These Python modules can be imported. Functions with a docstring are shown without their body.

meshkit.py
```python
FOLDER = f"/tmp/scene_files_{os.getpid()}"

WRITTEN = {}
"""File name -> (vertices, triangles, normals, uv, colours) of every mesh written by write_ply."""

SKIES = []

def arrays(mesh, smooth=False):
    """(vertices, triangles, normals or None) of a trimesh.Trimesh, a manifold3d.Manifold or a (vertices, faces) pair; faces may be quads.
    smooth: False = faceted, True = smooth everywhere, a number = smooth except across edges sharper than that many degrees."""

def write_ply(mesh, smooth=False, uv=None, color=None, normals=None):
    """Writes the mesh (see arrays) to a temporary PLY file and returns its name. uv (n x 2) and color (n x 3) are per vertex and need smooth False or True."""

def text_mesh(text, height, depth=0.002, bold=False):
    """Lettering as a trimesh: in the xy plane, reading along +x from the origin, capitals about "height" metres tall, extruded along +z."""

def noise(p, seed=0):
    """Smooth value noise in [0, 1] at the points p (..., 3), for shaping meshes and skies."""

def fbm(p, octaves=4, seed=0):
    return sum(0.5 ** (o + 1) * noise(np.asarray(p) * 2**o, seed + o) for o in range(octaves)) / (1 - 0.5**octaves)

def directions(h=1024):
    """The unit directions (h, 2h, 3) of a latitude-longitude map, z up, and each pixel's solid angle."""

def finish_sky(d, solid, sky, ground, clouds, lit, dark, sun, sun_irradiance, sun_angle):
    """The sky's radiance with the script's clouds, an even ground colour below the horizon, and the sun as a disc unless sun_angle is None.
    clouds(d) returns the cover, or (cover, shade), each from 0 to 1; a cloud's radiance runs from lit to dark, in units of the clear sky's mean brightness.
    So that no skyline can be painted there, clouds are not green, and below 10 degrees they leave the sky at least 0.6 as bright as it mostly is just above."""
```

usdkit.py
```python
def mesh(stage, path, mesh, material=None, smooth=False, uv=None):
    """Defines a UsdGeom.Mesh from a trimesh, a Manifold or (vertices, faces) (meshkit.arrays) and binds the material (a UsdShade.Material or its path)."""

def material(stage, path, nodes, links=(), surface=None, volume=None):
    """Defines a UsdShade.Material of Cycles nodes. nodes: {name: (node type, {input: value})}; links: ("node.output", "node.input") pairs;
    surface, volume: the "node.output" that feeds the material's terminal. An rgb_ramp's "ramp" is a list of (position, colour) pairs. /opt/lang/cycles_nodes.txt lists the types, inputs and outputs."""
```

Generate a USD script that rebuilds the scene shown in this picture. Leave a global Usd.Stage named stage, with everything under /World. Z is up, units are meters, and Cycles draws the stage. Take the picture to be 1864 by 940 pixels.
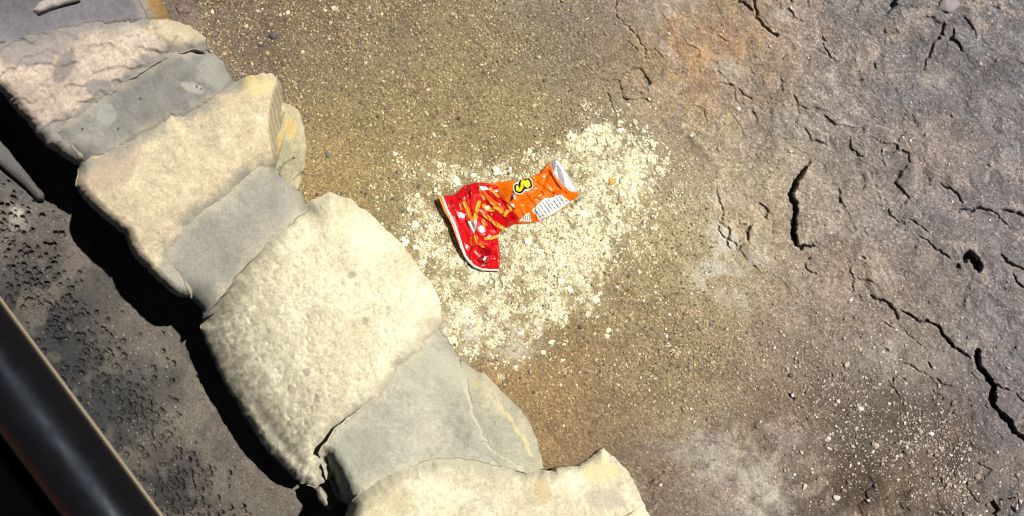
import math, random, sys
import numpy as np, trimesh, shapely
from shapely.geometry import Polygon, LineString, Point
from shapely.ops import unary_union
from scipy.spatial import Delaunay, cKDTree
from scipy.interpolate import LinearNDInterpolator, RegularGridInterpolator
import usdkit, meshkit
from pxr import Usd, UsdGeom, UsdLux, UsdShade, Gf, Sdf, Vt

stage = Usd.Stage.CreateInMemory()
UsdGeom.SetStageUpAxis(stage, UsdGeom.Tokens.z)
UsdGeom.SetStageMetersPerUnit(stage, 1.0)
UsdGeom.Xform.Define(stage, '/World')
UsdGeom.Scope.Define(stage, '/World/Looks')

# ------------------------------------------------------------------ camera, sky, sun, exposure
CAM_H = 1.75                       # metres above the sandy floor, looking straight down
WIDTH = 1.75                       # metres of floor across the picture
S = WIDTH / 1864.0                 # metres of floor per photograph pixel
cam = UsdGeom.Camera.Define(stage, '/World/camera')
cam.AddTranslateOp().Set(Gf.Vec3d(0, 0, CAM_H))
cam.CreateHorizontalApertureAttr(36.0)
cam.CreateVerticalApertureAttr(36.0 * 516 / 1024)
cam.CreateFocalLengthAttr(36.0 * CAM_H / WIDTH)
cam.CreateClippingRangeAttr(Gf.Vec2f(0.02, 500))
cam.CreateFStopAttr(17.0)
cam.CreateFocusDistanceAttr(1.70)
cam.CreateExposureAttr(0.37)

SUN_EL, SUN_AZ = math.radians(62), math.radians(27)       # the hard lamp light, upper right
sun_dir = np.array([math.cos(SUN_EL) * math.cos(SUN_AZ), math.cos(SUN_EL) * math.sin(SUN_AZ), math.sin(SUN_EL)])
usdkit.material(stage, '/World/Looks/sky', {
    'sky': ('sky_texture', {'sky_type': 'single_scattering', 'sun_disc': False, 'sun_elevation': SUN_EL,
                            'sun_rotation': math.atan2(sun_dir[0], sun_dir[1])}),
    'bg': ('background_shader', {'strength': 0.007})}, [('sky.color', 'bg.color')], surface='bg.background')
dome = UsdLux.DomeLight.Define(stage, '/World/sky')
UsdShade.MaterialBindingAPI.Apply(dome.GetPrim()).Bind(UsdShade.Material.Get(stage, '/World/Looks/sky'))
dome.GetPrim().SetCustomDataByKey('kind', 'structure')
sun = UsdLux.DistantLight.Define(stage, '/World/sun')
sun.CreateNormalizeAttr(True)
sun.CreateIntensityAttr(1.2)
sun.CreateAngleAttr(0.5)
sun.CreateColorAttr(Gf.Vec3f(1.0, 0.985, 0.945))
M4 = Gf.Matrix4d().SetRotate(Gf.Rotation(Gf.Vec3d(0, 0, 1), Gf.Vec3d(*sun_dir.tolist())))
sun.AddTransformOp().Set(M4)

# ------------------------------------------------------------------ helpers
rng = np.random.default_rng(7)


def P(u, v, z):
    """The point at height z that the camera sees at photograph pixel (u, v)."""
    u, v, z = np.broadcast_arrays(np.asarray(u, float), np.asarray(v, float), np.asarray(z, float))
    k = S * (CAM_H - z) / CAM_H
    return np.stack([(u - 932) * k, (470 - v) * k, z], -1)


def lin(c):
    c = np.asarray(c, float) / 255.0
    return np.where(c <= 0.04045, c / 12.92, ((c + 0.055) / 1.055) ** 2.4)


ALB = 0.80                          # albedo per unit of picture brightness


def alb(*c):
    return lin(c) * ALB


def N(u, v, scale, seed=0, octaves=4):
    p = np.stack([np.asarray(u) / scale, np.asarray(v) / scale, np.full(np.shape(u), seed * 1.37)], -1)
    return (meshkit.fbm(p, octaves, seed) - 0.5) * 2


def sstep(a, b, x):
    t = np.clip((x - a) / (b - a), 0, 1)
    return t * t * (3 - 2 * t)


used = {}


def path_of(name, parent):
    base = parent if parent else '/World'
    k = used.get((base, name), 0)
    used[(base, name)] = k + 1
    return f'{base}/{name}' + (f'_{k:03d}' if k else '')


def obj(name, mesh, material, parent=None, smooth=True, col=None):
    if parent is not None and not isinstance(parent, str):
        parent = str(parent.GetPath())
    m = usdkit.mesh(stage, path_of(name, parent), mesh, '/World/Looks/' + material, smooth=smooth)
    if col is not None:
        pv = UsdGeom.PrimvarsAPI(m).CreatePrimvar('col', Sdf.ValueTypeNames.Color3fArray, 'vertex')
        pv.Set(Vt.Vec3fArray.FromNumpy(np.ascontiguousarray(col, np.float32)))
    return m.GetPrim()


def tag(prim, label=None, category=None, group=None, kind=None):
    for k, x in (('label', label), ('category', category), ('group', group), ('kind', kind)):
        if x:
            prim.SetCustomDataByKey(k, x)
    return prim


def thing(name, loc, label, category, group=None):
    x = UsdGeom.Xform.Define(stage, path_of(name, None))
    x.AddTranslateOp().Set(Gf.Vec3d(*map(float, loc)))
    return tag(x.GetPrim(), label, category, group)


# ------------------------------------------------------------------ materials (colour, grain, fine relief)
def stone_material(name, grain=260.0, speck=0.25, bump=0.35, dist=0.004, rough=0.85, fine=900.0, spec=0.35):
    usdkit.material(stage, '/World/Looks/' + name, {
        'a': ('attribute', {'attribute': 'col'}),
        'tc': ('texture_coordinate', {}),
        'n1': ('noise_texture', {'scale': grain, 'detail': 5.0, 'roughness': 0.65}),
        'n2': ('noise_texture', {'scale': fine, 'detail': 2.0, 'roughness': 0.6}),
        'r1': ('map_range', {'from_min': 0.3, 'from_max': 0.7, 'to_min': 1.0 - speck, 'to_max': 1.0 + speck}),
        'r2': ('map_range', {'from_min': 0.3, 'from_max': 0.7, 'to_min': 1.0 - speck * 0.8, 'to_max': 1.0 + speck * 0.8}),
        'mm': ('math', {'math_type': 'multiply'}),
        'cc': ('combine_color', {}),
        'mx': ('mix', {'mix_type': 'multiply', 'fac': 1.0}),
        'add': ('math', {'math_type': 'multiply_add', 'value2': 0.4}),
        'b': ('bump', {'strength': bump, 'distance': dist}),
        'p': ('principled_bsdf', {'roughness': rough, 'specular_ior_level': spec, 'diffuse_roughness': 0.5}),
    }, [('tc.object', 'n1.vector'), ('tc.object', 'n2.vector'), ('n1.fac', 'r1.value'), ('n2.fac', 'r2.value'),
        ('r1.result', 'mm.value1'), ('r2.result', 'mm.value2'),
        ('mm.value', 'cc.r'), ('mm.value', 'cc.g'), ('mm.value', 'cc.b'),
        ('a.color', 'mx.color1'), ('cc.color', 'mx.color2'), ('mx.color', 'p.base_color'),
        ('n2.fac', 'add.value1'), ('n1.fac', 'add.value3'), ('add.value', 'b.height'), ('b.normal', 'p.normal')], surface='p.BSDF')


stone_material('ground_rock', 240, 0.30, 0.55, 0.004)
stone_material('boulder_stone', 260, 0.16, 0.45, 0.004, fine=900.0)
stone_material('mortar_cement', 330, 0.14, 0.6, 0.003, fine=700.0)
stone_material('grain_stone', 500, 0.12, 0.2, 0.002, rough=0.6, spec=0.5)
stone_material('crumb_corn', 500, 0.08, 0.3, 0.002, rough=0.9, spec=0.2)
usdkit.material(stage, '/World/Looks/printed_film', {
    'a': ('attribute', {'attribute': 'col'}),
    'tc': ('texture_coordinate', {}),
    'n': ('noise_texture', {'scale': 120.0, 'detail': 3.0}),
    'b': ('bump', {'strength': 0.12, 'distance': 0.004}),
    'p': ('principled_bsdf', {'roughness': 0.28, 'specular_ior_level': 0.55}),
}, [('a.color', 'p.base_color'), ('tc.object', 'n.vector'), ('n.fac', 'b.height'), ('b.normal', 'p.normal')], surface='p.BSDF')
usdkit.material(stage, '/World/Looks/silver_foil', {
    'tc': ('texture_coordinate', {}),
    'n': ('noise_texture', {'scale': 160.0, 'detail': 3.0}),
    'b': ('bump', {'strength': 0.35, 'distance': 0.004}),
    'p': ('principled_bsdf', {'base_color': (0.66, 0.67, 0.67), 'metallic': 0.55, 'roughness': 0.34}),
}, [('tc.object', 'n.vector'), ('n.fac', 'b.height'), ('b.normal', 'p.normal')], surface='p.BSDF')
usdkit.material(stage, '/World/Looks/black_paint', {
    'a': ('attribute', {'attribute': 'col'}),
    'tc': ('texture_coordinate', {}),
    'n': ('noise_texture', {'scale': 90.0, 'detail': 4.0}),
    'r': ('map_range', {'from_min': 0.3, 'from_max': 0.7, 'to_min': 0.28, 'to_max': 0.50}),
    'd': ('noise_texture', {'scale': 700.0, 'detail': 3.0, 'roughness': 0.7}),
    'dr': ('rgb_ramp', {'ramp': [(0.0, (0, 0, 0)), (0.66, (0, 0, 0)), (0.78, (0.02, 0.017, 0.014)), (1.0, (0.03, 0.026, 0.022))]}),
    'ad': ('mix', {'mix_type': 'add', 'fac': 1.0}),
    'p': ('principled_bsdf', {'roughness': 0.3, 'specular_ior_level': 0.09, 'specular_tint': (0.7, 0.8, 1.0)}),
}, [('tc.object', 'd.vector'), ('d.fac', 'dr.fac'), ('a.color', 'ad.color1'), ('dr.color', 'ad.color2'), ('ad.color', 'p.base_color'), ('tc.object', 'n.vector'), ('n.fac', 'r.value'), ('r.result', 'p.roughness')], surface='p.BSDF')
usdkit.material(stage, '/World/Looks/shade_black', {  # near-black of the added corner slab: darkness put into the colour
    'tc': ('texture_coordinate', {}),
    'n': ('noise_texture', {'scale': 200.0, 'detail': 3.0}),
    'b': ('bump', {'strength': 0.3, 'distance': 0.003}),
    'p': ('principled_bsdf', {'base_color': (0.0016, 0.0013, 0.0012), 'roughness': 1.0, 'specular_ior_level': 0.0}),
}, [('tc.object', 'n.vector'), ('n.fac', 'b.height'), ('b.normal', 'p.normal')], surface='p.BSDF')

# ------------------------------------------------------------------ outlines of the wall (photograph pixels)
STONES = {
    'A': [(-75, 75), (0, 78), (60, 63), (150, 42), (205, 34), (262, 33), (305, 35), (345, 47), (375, 70), (381, 92), (352, 92),
          (312, 101), (272, 122), (232, 149), (182, 189), (132, 226), (108, 243), (126, 262), (143, 282), (141, 301),
          (120, 291), (80, 262), (40, 215), (0, 167), (-50, 125)],
    'B': [(143, 297), (180, 279), (230, 254), (275, 228), (310, 206), (345, 202), (370, 186), (420, 154), (450, 140), (478, 133),
          (498, 136), (512, 148), (519, 175), (524, 200), (526, 235), (520, 275), (505, 305), (470, 312), (440, 342), (418, 358), (372, 388), (334, 424),
          (312, 452), (318, 480), (326, 496), (338, 520), (347, 546), (320, 540), (290, 515), (262, 488), (245, 470), (225, 430),
          (185, 395), (150, 362), (138, 340)],
    'C': [(600, 351), (635, 361), (690, 404), (740, 455), (780, 508), (800, 545), (806, 582), (796, 612), (768, 640), (728, 662),
          (718, 692), (690, 722), (650, 748), (612, 782), (588, 815), (592, 832), (598, 860), (590, 880), (570, 888), (545, 880),
          (515, 850), (480, 815), (440, 750), (410, 700), (385, 650), (365, 602), (370, 572), (400, 535), (425, 500), (470, 450),
          (530, 395), (570, 364)],
    'D': [(612, 975), (640, 912), (670, 881), (720, 857), (800, 834), (868, 838), (900, 848), (960, 856), (1000, 857), (1050, 849),
          (1078, 831), (1098, 817), (1120, 833), (1145, 861), (1163, 898), (1185, 945), (1190, 1040), (1120, 1100), (700, 1100), (630, 1040)],
    'E': [(838, 655), (880, 680), (925, 720), (960, 760), (980, 805), (991, 853), (960, 862), (910, 850), (870, 800), (846, 730)],
    'F': [(235, -50), (275, -35), (296, 5), (311, 34), (285, 40), (258, 36), (249, 15)],
    'G': [(505, 185), (528, 190), (543, 200), (553, 228), (559, 270), (553, 318), (540, 347), (515, 345), (490, 318), (495, 270)],
    'T': [(571, 889), (584, 884), (598, 900), (606, 930), (592, 926), (576, 908)],
    'X': [(-330, -110), (-200, -200), (-90, -190), (-30, -90), (-100, 30), (-200, 20)],
    'Y': [(690, 1110), (1130, 1105), (1230, 1180), (1220, 1330), (1080, 1400), (840, 1330), (720, 1220)],
    'L': [(60, 18), (72, 4), (110, -8), (150, -14), (146, 2), (120, 10), (92, 18), (70, 27)],
}
MORTARS = {
    0: [(-110, -110), (235, -60), (248, 5), (262, 36), (205, 38), (150, 46), (60, 68), (-10, 82), (-80, 78)],
    1: [(92, 247), (130, 223), (180, 186), (230, 146), (270, 119), (310, 98), (350, 89), (383, 90), (398, 106), (410, 116), (418, 135), (426, 150), (400, 170),
        (370, 188), (345, 205), (310, 209), (275, 231), (230, 257), (180, 282), (144, 298), (140, 285), (124, 265)],
    2: [(470, 308), (505, 310), (530, 332), (545, 350), (556, 381), (575, 368), (530, 398), (470, 453), (425, 503), (400, 538), (371, 574), (355, 550),
        (340, 522), (328, 496), (300, 468), (312, 450), (332, 420), (372, 384), (418, 355), (440, 338)],
    3: [(765, 640), (800, 600), (822, 628), (840, 655), (850, 715), (868, 775), (895, 818), (950, 852), (880, 852), (800, 840), (760, 850), (705, 862),
        (658, 892), (634, 922), (612, 905), (596, 862), (584, 825), (610, 786), (690, 722), (728, 664)],
    4: [(1180, 1030), (1120, 1090), (800, 1095), (690, 1090), (690, 1125), (850, 1130), (1130, 1125), (1190, 1100)],
}
HOLES = [(632, 925, 14)]


def ragged(pts, seed, amp=3.2):
    """The outline with the small irregularities of broken stone and trowelled mortar."""
    ring = shapely.segmentize(Polygon(pts).buffer(0).exterior, 4.0)
    c = np.array(ring.coords)[:-1]
    dx = amp * (N(c[:, 0], c[:, 1], 26, seed, 3) + 0.7 * N(c[:, 0], c[:, 1], 8, seed + 1, 2))
    dy = amp * (N(c[:, 0], c[:, 1], 26, seed + 2, 3) + 0.7 * N(c[:, 0], c[:, 1], 8, seed + 3, 2))
    g = Polygon(c + np.stack([dx, dy], 1)).buffer(0)
    return max(getattr(g, 'geoms', [g]), key=lambda q: q.area)


SP = {k: ragged(p, 500 + 5 * i, 1.5 if k in 'TLFG' else 4.0) for i, (k, p) in enumerate(STONES.items())}
MP = {k: ragged(p, 600 + 5 * k, 4.5) for k, p in MORTARS.items()}


def merge(skip):
    g = unary_union([p.buffer(4) for k, p in SP.items() if k not in skip] + [p.buffer(4) for p in MP.values()]).buffer(-3.5)
    return max(getattr(g, 'geoms', [g]), key=lambda q: q.area)


WALL = unary_union([merge('LT'), SP['T']])
PROFILE, PROFILE_D, PROFILE_E = merge('LTG'), merge('LTGE'), merge('LTG')
MORT = unary_union(list(MP.values()))
MID = LineString([(-900, -900), (-250, -300), (-120, -90), (170, 110), (290, 240), (400, 400), (560, 620), (760, 830), (900, 960), (960, 1250), (1000, 1500), (1200, 2400)])


def side(u, v):
    """Signed distance in pixels to the wall's middle line, positive on the sandy side."""
    c = np.array(MID.coords)
    best = np.full(np.shape(u), 1e9)
    sgn = np.ones(np.shape(u))
    for a, b in zip(c[:-1], c[1:]):
        d = b - a
        t = np.clip(((u - a[0]) * d[0] + (v - a[1]) * d[1]) / (d @ d), 0, 1)
        dx, dy = u - a[0] - t * d[0], v - a[1] - t * d[1]
        r = np.hypot(dx, dy)
        cr = dx * d[1] - dy * d[0]
        sgn = np.where(r < best, np.sign(cr), sgn)
        best = np.minimum(best, r)
    return sgn * best


# ------------------------------------------------------------------ the floor: one sheet
STEP = 2.0
ui, vi = np.arange(-70, 1936, STEP), np.arange(-70, 1012, STEP)
far = np.cumsum(2.2 * 1.105 ** np.arange(52))
U1 = np.concatenate([ui[0] - far[::-1], ui, ui[-1] + far])
V1 = np.concatenate([vi[0] - far[::-1], vi, vi[-1] + far])
U, V = np.meshgrid(U1, V1)
FINE = sstep(260, 20, np.maximum(np.maximum(-70 - U, U - 1936), np.maximum(-70 - V, V - 1012)))      # fades the per-vertex grain where the sheet is coarse
SD = side(U, V)
inside = sstep(-22, 22, SD)
wu, wv = U + 40 * N(U, V, 90, 1, 3), V + 40 * N(U, V, 90, 2, 3)

# how rocky (as against sandy) the floor is
rock_edge = np.interp(wv, [-400, 0, 100, 200, 300, 420, 560, 640, 720, 780, 830, 940, 1400], [1090, 1105, 1110, 1120, 1255, 1290, 1420, 1480, 1560, 1300, 1030, 1000, 900])
ROCK = sstep(-45, 70, wu - rock_edge)
ROCK = np.maximum(ROCK, sstep(470, 380, wu + (wv - 60) * 0.2) * sstep(190, 90, wv) * (U < 600))
gravel_right = np.exp(-(((wu - 1600) / 190) ** 2 + ((wv - 760) / 130) ** 2))
ROCK = ROCK * (1 - 0.6 * gravel_right)

zs = 0.004 * N(U, V, 260, 3, 3) + 0.0035 * N(U, V, 60, 4, 3) + 0.0012 * N(U, V, 11, 5, 3)
zs += 0.0005 * FINE * rng.standard_normal(U.shape)
zr = 0.010 * N(U, V, 300, 6, 3) + 0.0052 * N(wu, wv, 70, 7, 4) + 0.0034 * N(wu, wv, 18, 8, 4)
hair = np.exp(-(N(wu + 12 * N(U, V, 16, 31, 3), wv, 110, 32, 3) / 0.014) ** 2) * sstep(-0.05, 0.25, N(U, V, 200, 33, 2)) * sstep(-0.2, 0.1, N(U, V, 40, 34, 2))
zr -= 0.0014 * hair
th_ = 0.030 * N(wu, wv * 1.3, 210, 48, 4) / 0.0048
tf_ = th_ - np.floor(th_)
terr = 0.0048 * (np.floor(th_) + sstep(0.86, 1.0, tf_) + 0.15 * tf_)
zr += 0.42 * terr * sstep(1400, 1500, U) * np.exp(-(((V - 440 - 0.15 * (U - 1650)) / 170) ** 2)) * sstep(-0.15, 0.15, N(U, V, 90, 49, 2))

# flaky plates with small steps
pts = rng.uniform([-600, -600], [2700, 1700], (9000, 2))
tree = cKDTree(pts)
plate_h, plate_t = rng.normal(0, 1, 9000), rng.normal(0, 1, (9000, 2))
_, pid = tree.query(np.stack([wu + 6 * N(U, V, 14, 9, 2), (wv * 1.25) + 6 * N(U, V, 14, 10, 2)], -1))
patch = sstep(0.0, 0.35, N(U, V, 150, 11, 3) + 0.12)
zr += patch * 0.0019 * plate_h[pid]
zr += 0.00035 * FINE * rng.standard_normal(U.shape)
rise = 0.085 * sstep(1080, 2050, U + 0.12 * (470 - V)) + 0.5 * sstep(2000, 5200, U)
z_in = zs * (1 - ROCK) + (zr + 0.004) * ROCK + rise
z_in += 0.02 * sstep(480, 330, U + 0.35 * (V - 60)) * sstep(240, 60, V)
z_out = -0.225 + 0.012 * N(U, V, 200, 12, 4) + 0.006 * N(U, V, 40, 13, 3) + 0.0016 * N(U, V, 12, 14, 3) + 0.00025 * FINE * rng.standard_normal(U.shape)
Z = z_in * inside + z_out * (1 - inside)

iu0, iv0 = len(far), len(far)


def window(u0, u1, v0, v1):
    a, b = int((u0 - ui[0]) / STEP) + iu0, int((u1 - ui[0]) / STEP) + iu0 + 2
    c, d = int((v0 - vi[0]) / STEP) + iv0, int((v1 - vi[0]) / STEP) + iv0 + 2
    return slice(max(c, 0), max(d, 0)), slice(max(a, 0), max(b, 0))


CRACK, PIT = np.zeros_like(Z), np.zeros_like(Z)


def carve(line, width_, depth, step=0.0, reach=140, taper=True, wob=2.2):
    """A crack along a line of pixels; step lifts the floor on its right-hand side (going along the line), fading out."""
    width = width_ * (0.66 if width_ < 8 else 0.8)
    depth = depth * (0.7 if width_ < 8 else 1.0)
    c = np.array(line, float)
    pad = (reach if step else 0) + width * 2 + 6
    w = window(c[:, 0].min() - pad, c[:, 0].max() + pad, c[:, 1].min() - pad, c[:, 1].max() + pad)
    x, y = U[w] + wob * N(U[w], V[w], 8, 15, 2) * 2, V[w] + wob * N(U[w], V[w], 8, 16, 2) * 2
    best, sgn, along = np.full(x.shape, 1e9), np.ones(x.shape), np.zeros(x.shape)
    L = np.concatenate([[0], np.cumsum(np.hypot(*np.diff(c, axis=0).T))])
    for k, (a, b) in enumerate(zip(c[:-1], c[1:])):
        d = b - a
        t = np.clip(((x - a[0]) * d[0] + (y - a[1]) * d[1]) / max(d @ d, 1e-6), 0, 1)
        dx, dy = x - a[0] - t * d[0], y - a[1] - t * d[1]
        r = np.hypot(dx, dy)
        nearer = r < best
        sgn = np.where(nearer, np.sign(dx * -d[1] + dy * d[0]), sgn)
        along = np.where(nearer, (L[k] + t * (L[k + 1] - L[k])) / L[-1], along)
        best = np.minimum(best, r)
    prof = np.clip(np.minimum(along, 1 - along) * 5 + 0.35, 0, 1) if taper else 1.0
    hw = width * 0.5 * prof * (1 + 0.8 * N(U[w], V[w], 15, 17, 3))
    g = np.clip(1.35 - best / np.maximum(hw, 0.4), 0, 1) ** 0.6
    if step:
        Z[w] += step * prof * np.where(sgn > 0, np.exp(-(best / reach) ** 2) , 0) * sstep(-0.02, 0.12, np.minimum(along, 1 - along))
    Z[w] -= depth * prof * g
    CRACK[w] = np.maximum(CRACK[w], g * np.clip(width / 5, 0, 1))


carve([(1474, 297), (1464, 307), (1453, 325), (1445, 340), (1438, 357), (1448, 371), (1449, 385), (1446, 400), (1445, 423), (1449, 444), (1457, 450), (1483, 448)][::-1], 8.2, 0.022, 0.010, 110)
carve([(1465, 476), (1470, 491), (1485, 500)], 4, 0.008)
carve([(1710, 335), (1731, 343), (1743, 355), (1753, 370)], 4, 0.010)
carve([(1747, 383), (1760, 384), (1784, 380), (1811, 386), (1832, 384), (1856, 390), (1870, 398), (1915, 420)], 6, 0.014, taper=False)
carve([(1811, 386), (1825, 404), (1843, 418)], 2.5, 0.005)
carve([(1668, 432), (1686, 438), (1701, 453), (1716, 462), (1732, 474)], 5, 0.012, 0.004, 60)
carve([(1757, 470), (1763, 463), (1770, 476), (1777, 484)], 17, 0.034, taper=False)
carve([(1768, 470), (1784, 477)], 9, 0.02)
carve([(1742, 485), (1747, 486)], 5, 0.01, taper=False)
carve([(1823, 464), (1832, 477), (1850, 486), (1866, 492), (1920, 515)], 6, 0.014, taper=False)
carve([(1844, 499), (1850, 512), (1862, 522), (1890, 540)], 5, 0.012)
carve([(1629, 402), (1647, 407), (1662, 402), (1677, 414), (1690, 425)], 3, 0.007)
carve([(1565, 464), (1576, 471), (1586, 467)], 4, 0.008)
carve([(1585, 538), (1593, 547), (1605, 545), (1621, 558), (1629, 568), (1634, 580)], 6, 0.013, taper=False)
carve([(1629, 561), (1656, 571), (1672, 585), (1688, 585), (1704, 593), (1716, 606), (1723, 619), (1738, 632), (1751, 643), (1778, 658)], 4, 0.009, -0.006, 70)
carve([(1712, 604), (1723, 620), (1738, 631)], 6, 0.012)
carve([(1600, 585), (1637, 603), (1662, 616), (1672, 625), (1687, 640)], 4, 0.008, 0.004, 40)
carve([(1687, 660), (1697, 671)], 6, 0.010)
carve([(1705, 690), (1713, 700), (1733, 703)], 4, 0.009)
carve([(1780, 640), (1777, 663), (1790, 676), (1802, 694), (1809, 702), (1806, 718), (1807, 738), (1822, 757), (1838, 767), (1844, 785), (1864, 801), (1910, 822)], 10, 0.028, taper=False)
carve([(1806, 700), (1820, 704), (1836, 712)], 7, 0.014)
carve([(1850, 715), (1856, 730), (1880, 742)], 4, 0.008)
carve([(1714, 6), (1728, 20)], 8, 0.014)
carve([(1718, 38), (1714, 64), (1698, 76), (1692, 97), (1681, 126)], 5, 0.010)
carve([(1370, -30), (1373, 10), (1376, 32), (1390, 48), (1412, 66)], 7, 0.014, 0.004, 60, taper=False)
carve([(1304, 340), (1307, 360), (1317, 385), (1314, 400), (1307, 417), (1317, 432), (1337, 440), (1342, 462)], 4, 0.008)
carve([(1310, 424), (1322, 436), (1330, 458)], 3, 0.006)
carve([(1088, 752), (1078, 770), (1073, 786), (1058, 800), (1041, 810), (1022, 823)], 3.5, 0.007, 0.004, 60)
carve([(1215, 855), (1186, 874), (1166, 888)], 4, 0.008)
carve([(1118, -20), (1122, 30), (1157, 65), (1175, 90), (1172, 126)], 3.5, 0.007, 0.003, 40)
carve([(1106, 162), (1109, 182), (1116, 202)], 3, 0.006)
carve([(1341, 160), (1352, 172), (1372, 182)], 4, 0.007)
carve([(1495, 75), (1505, 95), (1517, 108)], 3.5, 0.007)
carve([(1588, 112), (1594, 124)], 4, 0.007)
carve([(1611, 50), (1610, 82)], 3, 0.006)
carve([(1430, 715), (1450, 728)], 3, 0.005)
carve([(1608, 634), (1618, 640)], 7, 0.01)
carve([(1436, 718), (1446, 728)], 6, 0.008)
carve([(1642, 682), (1646, 690)], 5, 0.008)
for k in range(14):                                     # small random flake edges in the rocky part
    a = rng.uniform([1350, -20], [1900, 960])
    if gravel_right[window(a[0], a[0], a[1], a[1])].mean() > 0.5:
        continue
    ang = rng.normal(0.65, 0.5)
    n = rng.integers(3, 6)
    l = [a]
    for q in range(n):
        ang += rng.normal(0, 0.5)
        l.append(l[-1] + np.array([math.cos(ang), math.sin(ang)]) * rng.uniform(5, 13))
    carve(l, rng.uniform(1.1, 1.6), rng.uniform(0.0006, 0.0013), rng.choice([-1, 1]) * rng.uniform(0.0005, 0.0016), 26)

# pits of the porous low ground
band = np.exp(-(((U - 200 - (V - 720) * 0.74) * 0.8) / 70) ** 2) * (1 - inside)
pq = np.random.default_rng(5)
pc = pq.uniform([-80, 330], [760, 1020], (9000, 2))
pb = np.exp(-(((pc[:, 0] - 200 - (pc[:, 1] - 720) * 0.74) * 0.8) / 62) ** 2)
pc = pc[pq.uniform(size=9000) < 0.9 * pb * (0.35 + 0.65 * (N(pc[:, 0], pc[:, 1], 60, 44, 2) > -0.1)) + 0.02]
pr = np.exp(pq.normal(1.05, 0.38, len(pc))).clip(1.6, 7)
sub = window(-66, 780, 330, 1010)
wx, wy = U[sub] + 3.4 * N(U[sub] * 0.8 + V[sub] * 0.6, V[sub] * 0.8 - U[sub] * 0.6, 7, 41, 2), V[sub] + 3.4 * N(U[sub] * 0.8 + V[sub] * 0.6, V[sub] * 0.8 - U[sub] * 0.6, 7, 42, 2)
pd, pi = cKDTree(pc).query(np.stack([wx, wy], -1))
pm = np.zeros_like(Z)
pm[sub] = sstep(1.12, 0.82, pd / pr[pi]) * np.minimum(pr[pi] / 3.0, 1.25)
Z -= 0.016 * pm * (1 - inside)
Z += 0.0025 * (1 - inside) * N(U, V, 24, 45, 3)
for k in range(60):
    t = rng.uniform()
    base = np.array([30, 490]) * (1 - t) + np.array([370, 950]) * t
    off = rng.normal(0, 42)
    u, v = base[0] + off * 0.8, base[1] - off * 0.6
    r = float(np.exp(rng.normal(0.9, 0.42)))
    if not (-60 < u < 700 and -60 < v < 1000):
        continue
    w = window(u - 2 * r - 3, u + 2 * r + 3, v - 2 * r - 3, v + 2 * r + 3)
    ang, el = rng.uniform(0, 3.14), rng.uniform(0.7, 1.3)
    dx, dy = U[w] - u, V[w] - v
    a, b = (dx * math.cos(ang) + dy * math.sin(ang)) * el, (-dx * math.sin(ang) + dy * math.cos(ang)) / el
    d = np.hypot(a, b) / r
    Z[w] -= min(0.0055 * r, 0.018) * np.clip(1.35 - d, 0, 1) ** 0.35 * (PIT[w].max() < 0.9)
    PIT[w] = np.maximum(PIT[w], np.clip(1.6 - d, 0, 1))

ground_z = RegularGridInterpolator((V1, U1), Z, bounds_error=False, fill_value=0.0)
GZ = lambda u, v: ground_z(np.stack([np.asarray(v, float), np.asarray(u, float)], -1))

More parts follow.
